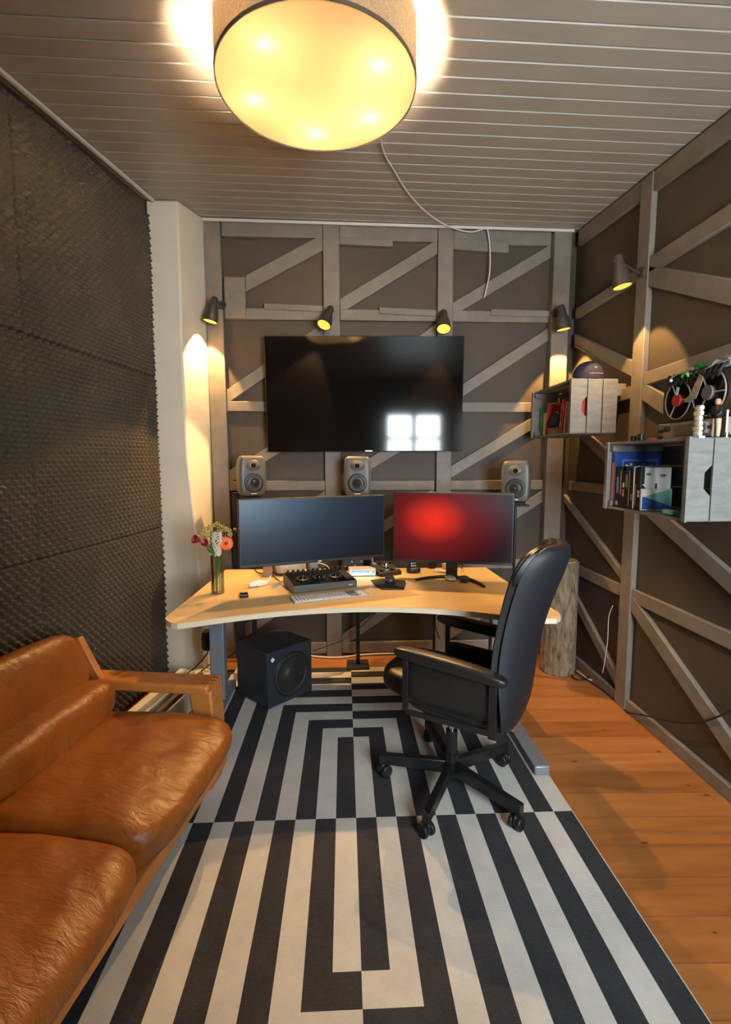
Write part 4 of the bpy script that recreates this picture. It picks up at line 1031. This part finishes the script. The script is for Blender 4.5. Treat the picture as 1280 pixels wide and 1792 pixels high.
# ================================================================== CRATES ON THE RIGHT WALL
def crate(xo, y0, y1, z0, z1, label):
    """opening towards the room (-x); boards run across"""
    t = thing('wooden_crate', label, 'crate', (xo, (y0+y1)/2, z0), group='grey wooden crates on the right wall')
    D = 1.577-xo; Ln = y1-y0; Hh = z1-z0; th = .011
    y_a, y_b = -Ln/2, Ln/2
    n = 3; g = .006; bw = (D-g*(n-1))/n
    for e, yy in ((0, y_a), (1, y_b-th)):
        for i in range(n):
            x0 = i*(bw+g)
            if i < 2:  # half of the hand hole is cut from each of these two boards
                hz0, hz1 = Hh*.30, Hh*.68; cut = .028; pts = []
                def col_(xe, sgn):
                    return [(xe, yy, 0), (xe, yy, hz0), (xe+sgn*cut*.7, yy, hz0+.012), (xe+sgn*cut, yy, hz0+.03), (xe+sgn*cut, yy, hz1-.03), (xe+sgn*cut*.7, yy, hz1-.012), (xe, yy, hz1), (xe, yy, Hh)]
                if i == 0: pts = [(x0, yy, Hh), (x0, yy, 0)]+col_(x0+bw, -1)
                else: continue_ = None; pts = [(x0+bw, yy, 0), (x0+bw, yy, Hh), (x0, yy, Hh), (x0, yy, 0)]
                # polygon kept simple: two quads plus a narrow middle so that the hole is open
                if i == 0:
                    b = MB(); b.prism([(x0, yy, 0), (x0+bw-cut, yy, 0), (x0+bw-cut, yy, Hh), (x0, yy, Hh)], (0, th, 0))
                    b.prism([(x0+bw-cut, yy, 0), (x0+bw, yy, 0), (x0+bw, yy, hz0), (x0+bw-cut, yy, hz0+.03)], (0, th, 0))
                    b.prism([(x0+bw-cut, yy, hz1-.03), (x0+bw, yy, hz1), (x0+bw, yy, Hh), (x0+bw-cut, yy, Hh)], (0, th, 0))
                    b.build('end_board', 'crate', t); continue
            MB().ext((x0, yy, 0), (x0+bw, yy+th, Hh)).build('end_board', 'crate', t, bevel=.0015)
    for z in (0-.004, Hh-th+.004):
        for i in range(n):
            x0 = i*(bw+g); MB().ext((x0, y_a+th, z), (x0+bw, y_b-th, z+th)).build('long_board', 'crate', t, bevel=.0015)
    for i in range(3):
        zz = th+i*((Hh-2*th)/3)
        MB().ext((D-th, y_a+th, zz+.003), (D, y_b-th, zz+(Hh-2*th)/3-.003)).build('bottom_board', 'crate', t, bevel=.0015)
    for yy in (y_a+th, y_b-th-.03):
        for zz, s_ in ((th, 1), (Hh-th, -1)):
            MB().prism([(0.002, yy, zz), (D-th-.002, yy, zz), (D-th-.002, yy, zz+s_*.028), (.002, yy, zz+s_*.028)], (0, .03, 0)).build('corner_cleat', 'crate', t, bevel=.001)
    MB().ext((D, y_a+.06, Hh*.72), (XR-xo, y_a+.10, Hh*.95)).build('hanging_batten', 'timber', t)
    MB().ext((D, y_b-.10, Hh*.72), (XR-xo, y_b-.06, Hh*.95)).build('hanging_batten', 'timber', t)
    for yy in (y_a, y_b-th): MB().ext((-.009, yy-.001, -.006), (0, yy+.03*(1 if yy < 0 else 1)-.008, Hh+.006)).build('rim_strip', 'crate', t, bevel=.001)
    return t, D, Ln, Hh
CX1 = 1.305; c1, D1_, L1, H1 = crate(CX1, .985, 1.595, 1.655, 1.968, 'smaller-looking grey crate beside the corner, a navy cap on top')
CX2 = 1.30; c2, D2_, L2_, H2 = crate(CX2, -.055, .548, 1.252, 1.575, 'near grey crate full of dark books under the tape recorder')
def book(x, y, z, dep, thick, hgt, label, mat, rx=0, ry=0, spine=None, front=None, group='books in the wall crates', cover=None):
    """spine faces -x; cover normal along y"""
    t = thing('book', label, 'book', (x, y, z), rot=(rx, ry, 0), group=group)
    MB().ext((0, 0, 0), (dep, thick, hgt)).build('cover', mat, t, bevel=.0015)
    MB().ext((.004, .0025, hgt-.001), (dep+.0015, thick-.0025, hgt+.0006)).build('pages', 'paper', t)
    if spine:
        for (z0, z1, m_) in spine: MB().ext((-.0008, thick*.22, hgt*z0), (0, thick*.78, hgt*z1)).build('spine_print', m_, t)
    if front: front(t, dep, hgt)
    return t
zf = 1.252+.011
def blue_front(t, d, h):
    for a, b in (((d*.15, -.0006, h*.83), (d*.92, 0, h*.85)), ((d*.15, -.0006, h*.1), (d*.17, 0, h*.83)), ((d*.90, -.0006, h*.1), (d*.92, 0, h*.83))): MB().ext(a, b).build('cover_frame', M('pale_blue_print', (.15, .25, .6), .5), t)
    for i in range(7): MB().ball((d*(.25+.09*i), -.0004, h*(.74+.03*math.sin(i*2))), .008, 8, 6, (1, .08, .7)).build('cover_print', 'paper', t)
yb_ = .548-.011
book(CX2+.012, yb_-.040, zf, .235, .036, .272, 'tall blue book at the far end of the near crate', 'blue', front=blue_front, spine=[(.12, .8, 'orange')])
ys = yb_-.045
specs = [(.032, .195, 'black', [(.35, .75, 'beige'), (.04, .14, 'orange')], 'black book with orange foot band and cream spine lettering, beside the blue book'),
         (.018, .20, 'black', [(.3, .9, 'beige')], 'slim black book with long cream spine print, third from the far end'),
         (.024, .175, 'black', [(.55, .68, 'paper'), (.3, .5, 'orange')], 'lower black book with pale head on its spine'),
         (.022, .2, 'black', [(.5, .8, 'cork')], 'black book with a brown strip on its spine'),
         (.014, .19, 'black', [(.05, .95, 'cork')], 'thin brown-spined book in the middle of the near crate'),
         (.020, .195, 'black', [(.2, .35, 'cork')], 'black book with a low brown spine mark'),
         (.010, .198, 'paper', [(.02, .98, 'paper')], 'thin white-spined book before the illustrated cover'),
         (.018, .195, 'black', [(.1, .6, 'cork')], 'dark book with tall brown spine print next to the white one')]
for th_, hh_, m_, sp_, lb in specs:
    ys -= th_+.003; book(CX2+.014, ys, zf, .15, th_, hh_, lb, m_, spine=sp_)
def face_front(t, d, h):
    MB().ext((.004, -.0005, h*.30), (d*.96, 0, h*.985)).build('cover_print', M('pale_cover', (.62, .62, .58), .5), t)
    MB().prism([(.004, -.001, h*.30), (d*.42, -.001, h*.30), (.004, -.001, h*.62)], (0, -.0004, 0)).build('cover_print', 'black', t)
    MB().ext((.004, -.0014, h*.6), (d*.12, -.0006, h*.985)).build('cover_print', 'black', t)
    MB().prism([(d*.44, -.001, h*.32), (d*.54, -.001, h*.32), (d*.52, -.001, h*.62), (d*.47, -.001, h*.62)], (0, -.0004, 0)).build('cover_print', 'black', t)
    MB().ball((d*.70, -.001, h*.80), .016, 10, 6, (1, .05, .45)).build('cover_print', M('grey_eye_print', (.12, .13, .14), .5), t)
    MB().ball((d*.25, -.001, h*.83), .013, 10, 6, (1, .05, .45)).build('cover_print', M('grey_eye_print2', (.12, .14, .16), .5), t)
def teal_front(t, d, h):
    MB().ext((.004, -.0005, .004), (d, 0, h)).build('cover_print', 'blue', t)
    MB().prism([(.004, -.001, h), (d, -.001, h), (d, -.001, h*.18), (.004, -.001, h*.66)], (0, -.0004, 0)).build('cover_print', 'teal', t)
    MB().prism([(.004, -.0016, h*.98), (d*.9, -.0016, h*.98), (.004, -.0016, h*.62)], (0, -.0004, 0)).build('cover_print', M('cream_cover', (.62, .6, .5), .5), t)
ys -= .03; book(CX2+.012, ys, zf, .148, .024, .198, 'book with a black and white portrait cover facing the camera', 'black', front=face_front, spine=[(.38, .45, 'paper'), (.3, .36, 'paper')])
ys -= .016; book(CX2+.010, ys, zf, .142, .012, .098, 'short blue and teal booklet standing before the portrait book', 'paper', front=teal_front)
m = at(1180, 893, z=1.266)
tag(MB().ext((CX2+.01, .045, 1.264), (CX2+.04, .115, 1.284)).build('mint_toy_brick', 'mint', bevel=.004), 'mint green plastic brick on the front edge of the near crate', 'toy brick')
# on top of the near crate
zt2 = 1.575+.001
def reel(t, c, r, hubm, T):
    q = Matrix.Translation(c) @ T
    MB().lathe([(r*.30, .003), (r, .003), (r, .0045), (r*.30, .0045)], 48, q).build('reel_flange', 'reel', t, smooth='angle')
    MB().lathe([(r*.99, .0), (r*1.0, .006), (r*.965, .006), (r*.965, .0), (r*.99, 0)], 48, q).build('reel_rim', 'alu', t, smooth='angle')
    MB().lathe([(r*.32, 0), (r*.32, .012), (.002, .012)], 32, q).build('reel_hub', hubm, t, smooth='angle')
    MB().lathe([(r*.6, 0), (r*.5, .0025), (r*.31, .0025)], 40, q).build('wound_tape', M('brown_tape', (.035, .018, .012), .35), t)
    for k_ in range(3):
        a = k_*2*PI/3+.5; MB().prism([(math.cos(a-.08)*r*.3, math.sin(a-.08)*r*.3, .005), (math.cos(a+.08)*r*.3, math.sin(a+.08)*r*.3, .005), (math.cos(a+.03)*r*.97, math.sin(a+.03)*r*.97, .005), (math.cos(a-.03)*r*.97, math.sin(a-.03)*r*.97, .005)], (0, 0, .002)).xf(q).build('spoke', 'alu', t)
RX = 1.47
yt = at(1158, 700, x=RX).y; rz0 = zt2+.002; zr1 = at(1158, 672, x=RX).z
rec = thing('reel_to_reel_recorder', 'old reel-to-reel tape recorder standing on the near crate', 'tape recorder', (RX, yt-.22, rz0))
Hr = zr1-rz0+.01; hw = .22
MB().ext((.012, -hw, 0), (.10, hw, Hr)).build('case', M('dark_brown_case', (.035, .026, .018), .5), rec, bevel=.006)
MB().ext((.004, -hw+.01, Hr*.33), (.013, hw-.01, Hr-.01)).build('deck_plate', M('bronze_deck', (.075, .055, .032), .38, metal=.2), rec, bevel=.002)
MB().ext((-.006, -hw+.005, .012), (.013, hw, Hr*.29)).build('control_panel', 'beige', rec, bevel=.003)
MB().ext((-.014, -.06, .02), (-.005, hw*.42, Hr*.25)).build('head_cover', M('bronze_cover', (.16, .125, .08), .4, metal=.2), rec, bevel=.008)
TQ = Matrix.Rotation(-PI/2, 4, 'Y')
reel(rec, Vector((-.002, hw-.125, Hr*.64)), .085, 'red', TQ)
reel(rec, Vector((-.002, -.095, Hr*.67)), .095, M('grey_hub', (.22, .19, .16), .4), TQ)
for yy, zz, rr in ((hw-.03, Hr*.17, .009), (hw-.075, Hr*.2, .014), (hw-.03, Hr*.07, .008), (-.09, Hr*.17, .026), (-.15, Hr*.17, .012)):
    MB().cyl((-.022, yy, zz), (-.005, yy, zz), rr, n=24).build('knob', 'black' if rr < .02 else 'alu', rec, bevel=.002)
rt = rec.location.z+Hr
# hanging tags and lanyards over the recorder
def px_r(px, py, x=RX-.03): return at(px, py, x=x)
L0 = [px_r(1180, 660), px_r(1195, 650), px_r(1225, 646), px_r(1255, 640), px_r(1290, 628)]
mb = MB(); vs = []; fs = []; n = 24
for i in range(n+1):
    f = i/n; P = at(1182+f*110, 662-f*26, x=RX+.0)
    for j in range(6):
        g = j/5; vs.append((RX-.035+g*.13, P.y, rt+.012+.018*noise.noise(Vector((f*7, g*3, 1)))+.012*math.sin(f*9)+.02*f-.055*max(0, .3-g)))
for i in range(n):
    for j in range(5): fs.append((i*6+j, (i+1)*6+j, (i+1)*6+j+1, i*6+j+1))
o = mb.add(vs, fs).build('printed_scarf', M('black_white_printed_cloth', (.42, .38, .34), .8, var=.9, vscale=22), smooth=True); o.modifiers.new('s', 'SOLIDIFY').thickness = .004
tag(o, 'crumpled black and white cloth lying over the tape recorder', 'cloth')
mb = MB(); random.seed(5)
for i in range(10):
    y_ = at(1180+i*9, 665, x=RX).y; mb.tube([(RX-.02, y_, rt+.01), (RX-.03, y_-.01, rt-.01), (RX-.034, y_-.03, rt-.03-.012*random.random()), (RX-.03, y_-.045, rt-.005), (RX-.01, y_-.05, rt+.008)], .006, 6)
tag(mb.build('lanyard_bundle', 'black_matte', smooth=True), 'bundle of black festival lanyards draped over the recorder edge', 'lanyards')
tag(MB().tube([px_r(1194, 660, RX-.04), px_r(1197, 655, RX-.045), px_r(1203, 654, RX-.045), px_r(1205, 659, RX-.04)], .005, 8).build('wristband', M('bright_green_band', (.12, .5, .05), .5), smooth=True), 'small bright green wristband among the lanyards', 'wristband')
P = at(1228, 625, x=RX+.03)
o = MB().ball((0, 0, 0), .022, 14, 10, (1, 1.25, .9)).add([], []); o.v = [Vector((RX+.03, P.y, rt+.028))+v*(1+.25*noise.noise(v*60)) for v in o.v]
tag(o.build('green_cloth', 'green', smooth=True), 'bright green crumpled cloth on top of the recorder', 'cloth')
P = px_r(1175, 666, RX-.045); tag(MB().ball(P, .007).build('white_badge', 'white_plastic', smooth=True), 'round white badge hanging at the left end of the lanyards', 'badge')
# hanging passes
q = [px_r(1225, 655, RX-.05), px_r(1232, 660, RX-.05), px_r(1218, 698, RX-.05), px_r(1205, 696, RX-.05)]
t = thing('lanyard_pass', 'long hanging festival pass with a grey green foot', 'pass', q[3]); q2 = [v-q[3] for v in q]
MB().prism(q2, (.002, 0, 0)).build('pass_card', M('tan_pass', (.34, .25, .17), .5, var=.4, vscale=30), t)
g = [px_r(1206, 692, RX-.051), px_r(1219, 694, RX-.051), px_r(1211, 704, RX-.051), px_r(1196, 704, RX-.051)]
MB().prism([v-q[3] for v in g], (-.001, 0, 0)).build('pass_foot', M('sage', (.18, .23, .17), .5), t)
q = [px_r(1185, 677, RX-.045), px_r(1189, 678, RX-.045), px_r(1186, 692, RX-.045), px_r(1182, 691, RX-.045)]
tag(MB().prism(q, (.0015, 0, 0)).build('paper_tag', 'paper'), 'small cream paper tag hanging on the left reel', 'tag')
# figures on the crate edge
P = at(1221, 765, y=-.025); zz = at(1221, 711, y=-.025).z
t = thing('white_totem', 'white upright totem ornament with rounded top on the crate edge', 'ornament', (P.x, -.025, zt2)); hh = zz-zt2
MB().ext((-.012, -.026, 0), (.012, .03, .008)).build('base', 'white_plastic', t)
for i in range(6):
    f = i/6; MB().cushion((0, .002*math.sin(i*2.2), .008+hh*(f+1/12)*.96), (.018, .042+.007*math.sin(i*1.9), hh/6*1.05), n=5, p=3.2).build('segment', M('ivory_resin', (.8, .76, .62), .4) if i == 0 else bpy.data.materials['ivory_resin'], t, smooth=True)
P = at(1253, 765, y=-.02); zz = at(1253, 698, y=-.02).z; hh = zz-zt2
t = thing('figurine', 'small standing figurine in black top and cream trousers', 'figurine', (P.x, -.02, zt2))
MB().cushion((0, 0, hh*.93), (.020, .022, .026), n=5, p=2.3).build('head', 'skin', t, smooth=True)
MB().cushion((0, 0, hh*.67), (.026, .042, hh*.36), n=6, p=2.8).build('torso', 'black', t, smooth=True)
for s_ in (-1, 1):
    MB().tube([(0, s_*.009, hh*.5), (0, s_*.011, hh*.25), (-.002, s_*.012, .006)], lambda t: .0105-.004*t, 10).build('leg', M('cream_trousers', (.6, .46, .3), .6) if s_ < 0 else bpy.data.materials['cream_trousers'], t, smooth=True)
    MB().tube([(0, s_*.020, hh*.82), (-.006, s_*.027, hh*.65), (-.018, s_*.018, hh*.56)], .006, 8).build('arm', 'black', t, smooth=True)
P = at(1271, 764, y=-.025)
t = thing('vial', 'slim glass tube with chrome foot at the right edge of the crate', 'glass tube', (P.x, -.025, zt2)); MB().cyl((0, 0, 0), (0, 0, .022), .012).build('foot', 'chrome', t, bevel=.002); MB().cyl((0, 0, .022), (0, 0, .11), .004).build('tube', 'white_plastic', t)
P = at(1262, 764, y=.03); tag(MB().cushion((P.x, .03, zt2+.010), (.03, .03, .018), n=5, p=3).build('small_car', M('black_blue', (.01, .03, .05), .4), smooth=True), 'small dark trinket between figurine and glass tube', 'trinket')
P = at(1115, 768, x=1.40); t = thing('black_gadget', 'low black gadget with two short posts at the far end of the near crate', 'gadget', (1.40, P.y, zt2))
MB().ext((-.04, -.07, 0), (.05, .09, .008)).build('base', 'black', t, bevel=.002)
MB().cyl((0, .03, .008), (0, .03, .035), .013).build('post', 'black', t); MB().cyl((0, -.035, .008), (0, -.035, .042), .013).build('post', 'black', t); MB().cyl((.01, 0, .008), (.01, 0, .04), .010).build('post', 'grey_metal', t)
P = at(1142, 766, x=1.36)
tag(MB().cushion((1.36, P.y, zt2+.008), (.03, .05, .015), n=5, p=3).build('red_sweet', 'red', smooth=True), 'small red object on the crate top left of the recorder', 'trinket')
for i, px in enumerate((1163, 1170)):
    P = at(px, 764, x=1.34); tag(MB().cushion((1.34, P.y, zt2+.003), (.014, .022, .006), n=4, p=3).build('white_token', 'paper', smooth=True), ('left small cream token beside the red object', 'right small cream token below the recorder')[i], 'token', 'cream tokens on the crate top')

# crate 1 contents
z1 = 1.655+.009; ye = 1.595-.011
def book1(px, dep, th_, h_, lb, mat, lean=0, z=z1, x=CX1+.02): P = at(px, 740, x=x); return book(x, P.y, z, dep, th_, h_, lb, mat, rx=lean)
book(CX1+.05, ye-.10, z1, .16, .045, .155, 'thick cream paperback at the far end of the small crate', 'paper')
book(CX1+.04, ye-.05, z1, .16, .028, .20, 'green book leaning in the far corner of the small crate', M('green_cover', (.02, .16, .07), .4), rx=R(-6))
book(CX1+.035, ye-.140, z1, .15, .022, .215, 'bright red book leaning behind the navy cap', 'red', rx=R(12))
tag(MB().ext((CX1+.03, 1.235, z1), (CX1+.20, 1.40, z1+.042)).build('book', 'cork', bevel=.002), 'flat-lying tan book under the navy cap in the small crate', 'book', 'books in the wall crates')
def cap(loc, rz, label, sc=1.0, brim_=True, logo=False, rx=0):
    t = thing('baseball_cap', label, 'cap', loc, rot=(rx, 0, rz), group='navy caps')
    MB().lathe([(.088*sc, 0), (.089*sc, .015*sc), (.086*sc, .045*sc), (.074*sc, .075*sc), (.052*sc, .098*sc), (.024*sc, .110*sc), (.001, .113*sc)], 40).build('crown', 'navy', t, smooth=True)
    mb = MB(); vs = []; fs = []; m = 16
    for i in range(m+1):
        a = R(-58+116*i/m)-PI/2
        for rr in (.086, .150-.035*abs(2*i/m-1)**2.5):
            vs.append((math.cos(a)*rr*sc, math.sin(a)*rr*sc, .004-.06*(rr-.086)+.012*math.cos(2*(a+PI/2))-.012))
    for i in range(m): fs.append((2*i, 2*i+2, 2*i+3, 2*i+1))
    b = mb.add(vs, fs).build('brim', 'navy', t, smooth=True); b.modifiers.new('s', 'SOLIDIFY').thickness = .004
    MB().ball((0, 0, .113*sc), .006, 10, 6, (1, 1, .5)).build('button', 'navy', t, smooth=True)
    return t
t = cap((1.44, 1.08, 1.974), R(180+12), 'navy cap with a small gold emblem on top of the small crate')
for k_ in range(3):
    a = PI/2+R(-8)+k_*2*PI/3
    q = Matrix.Translation((.012, .079, .062)) @ Matrix.Rotation(R(-90-22), 4, 'X')
    MB().ball((math.cos(a)*.006, math.sin(a)*.006, 0), .004, 8, 6, (1, 1, .4)).xf(q).build('emblem', 'paper', t, smooth=True)
for k_ in range(9):
    a = PI/2+R(-30+k_*7.2); MB().box((math.cos(a)*.0885, math.sin(a)*.0885, .03), (.002, .007, .005), rz=a).build('embroidery', 'orange' if k_ < 6 else 'cork', t)
t = cap((CX1+.10, 1.33, z1+.055), R(0), 'navy cap lying on the tan book inside the small crate', .92)
P = Vector((CX1+.02, 1.17, z1))
book(CX1+.02, 1.185, z1, .16, .020, .205, 'red book with white marks leaning near the slats of the small crate', 'red', rx=R(10), spine=[(.2, .35, 'paper'), (.5, .6, 'orange')])
book(CX1+.02, 1.160, z1, .15, .016, .210, 'second red book pressed against the first in the small crate', M('scarlet_cover', (.55, .02, .015), .4), rx=R(10), spine=[(.65, .8, 'paper')])
book(CX1+.03, 1.215, z1, .14, .012, .19, 'narrow cream book between cap and red books', 'paper', rx=R(9))
book(CX1+.02, 1.125, z1, .15, .014, .19, 'cream and red paperback nearest the slatted end', M('cream_red', (.6, .4, .25), .5), rx=R(8))
book(CX1+.04, 1.02, z1, .15, .02, .215, 'red book behind the slats of the small crate', 'red', rx=R(0))

# ================================================================== LIGHT
w = bpy.data.worlds.new('World'); bpy.context.scene.world = w; w.use_nodes = True
bg = w.node_tree.nodes['Background']; bg.inputs[0].default_value = (.88, .94, 1, 1); bg.inputs[1].default_value = 11.0
P = bpy.data.lights.new('window_portal', 'AREA'); P.shape = 'RECTANGLE'; P.size = wx1-wx0; P.size_y = wz1-wz0; P.cycles.is_portal = True
po = bpy.data.objects.new('window_portal', P); col.objects.link(po); po.location = ((wx0+wx1)/2, YF-.13, (wz0+wz1)/2); po.rotation_euler = (PI/2, 0, 0)

# ================================================================== CAMERA
cd = bpy.data.cameras.new('camera'); cam = bpy.data.objects.new('camera', cd); col.objects.link(cam)
cd.sensor_fit = 'VERTICAL'; cd.sensor_height = 24; cd.lens = FPX/1792*24; cd.clip_start = .02
F = ray(CX, CY).normalized(); U = (ray(CX, CY-100)-ray(CX, CY)).normalized(); Rt = (ray(CX+100, CY)-ray(CX, CY)).normalized()
Mx = Matrix((Rt, U, -F)).transposed().to_4x4(); Mx.translation = CAM; cam.matrix_world = Mx
sc = bpy.context.scene; sc.camera = cam
sc.view_settings.view_transform = 'Standard'; sc.view_settings.look = 'None'; sc.view_settings.gamma = 1; sc.view_settings.use_curve_mapping = False
sc.view_settings.exposure = 2.25
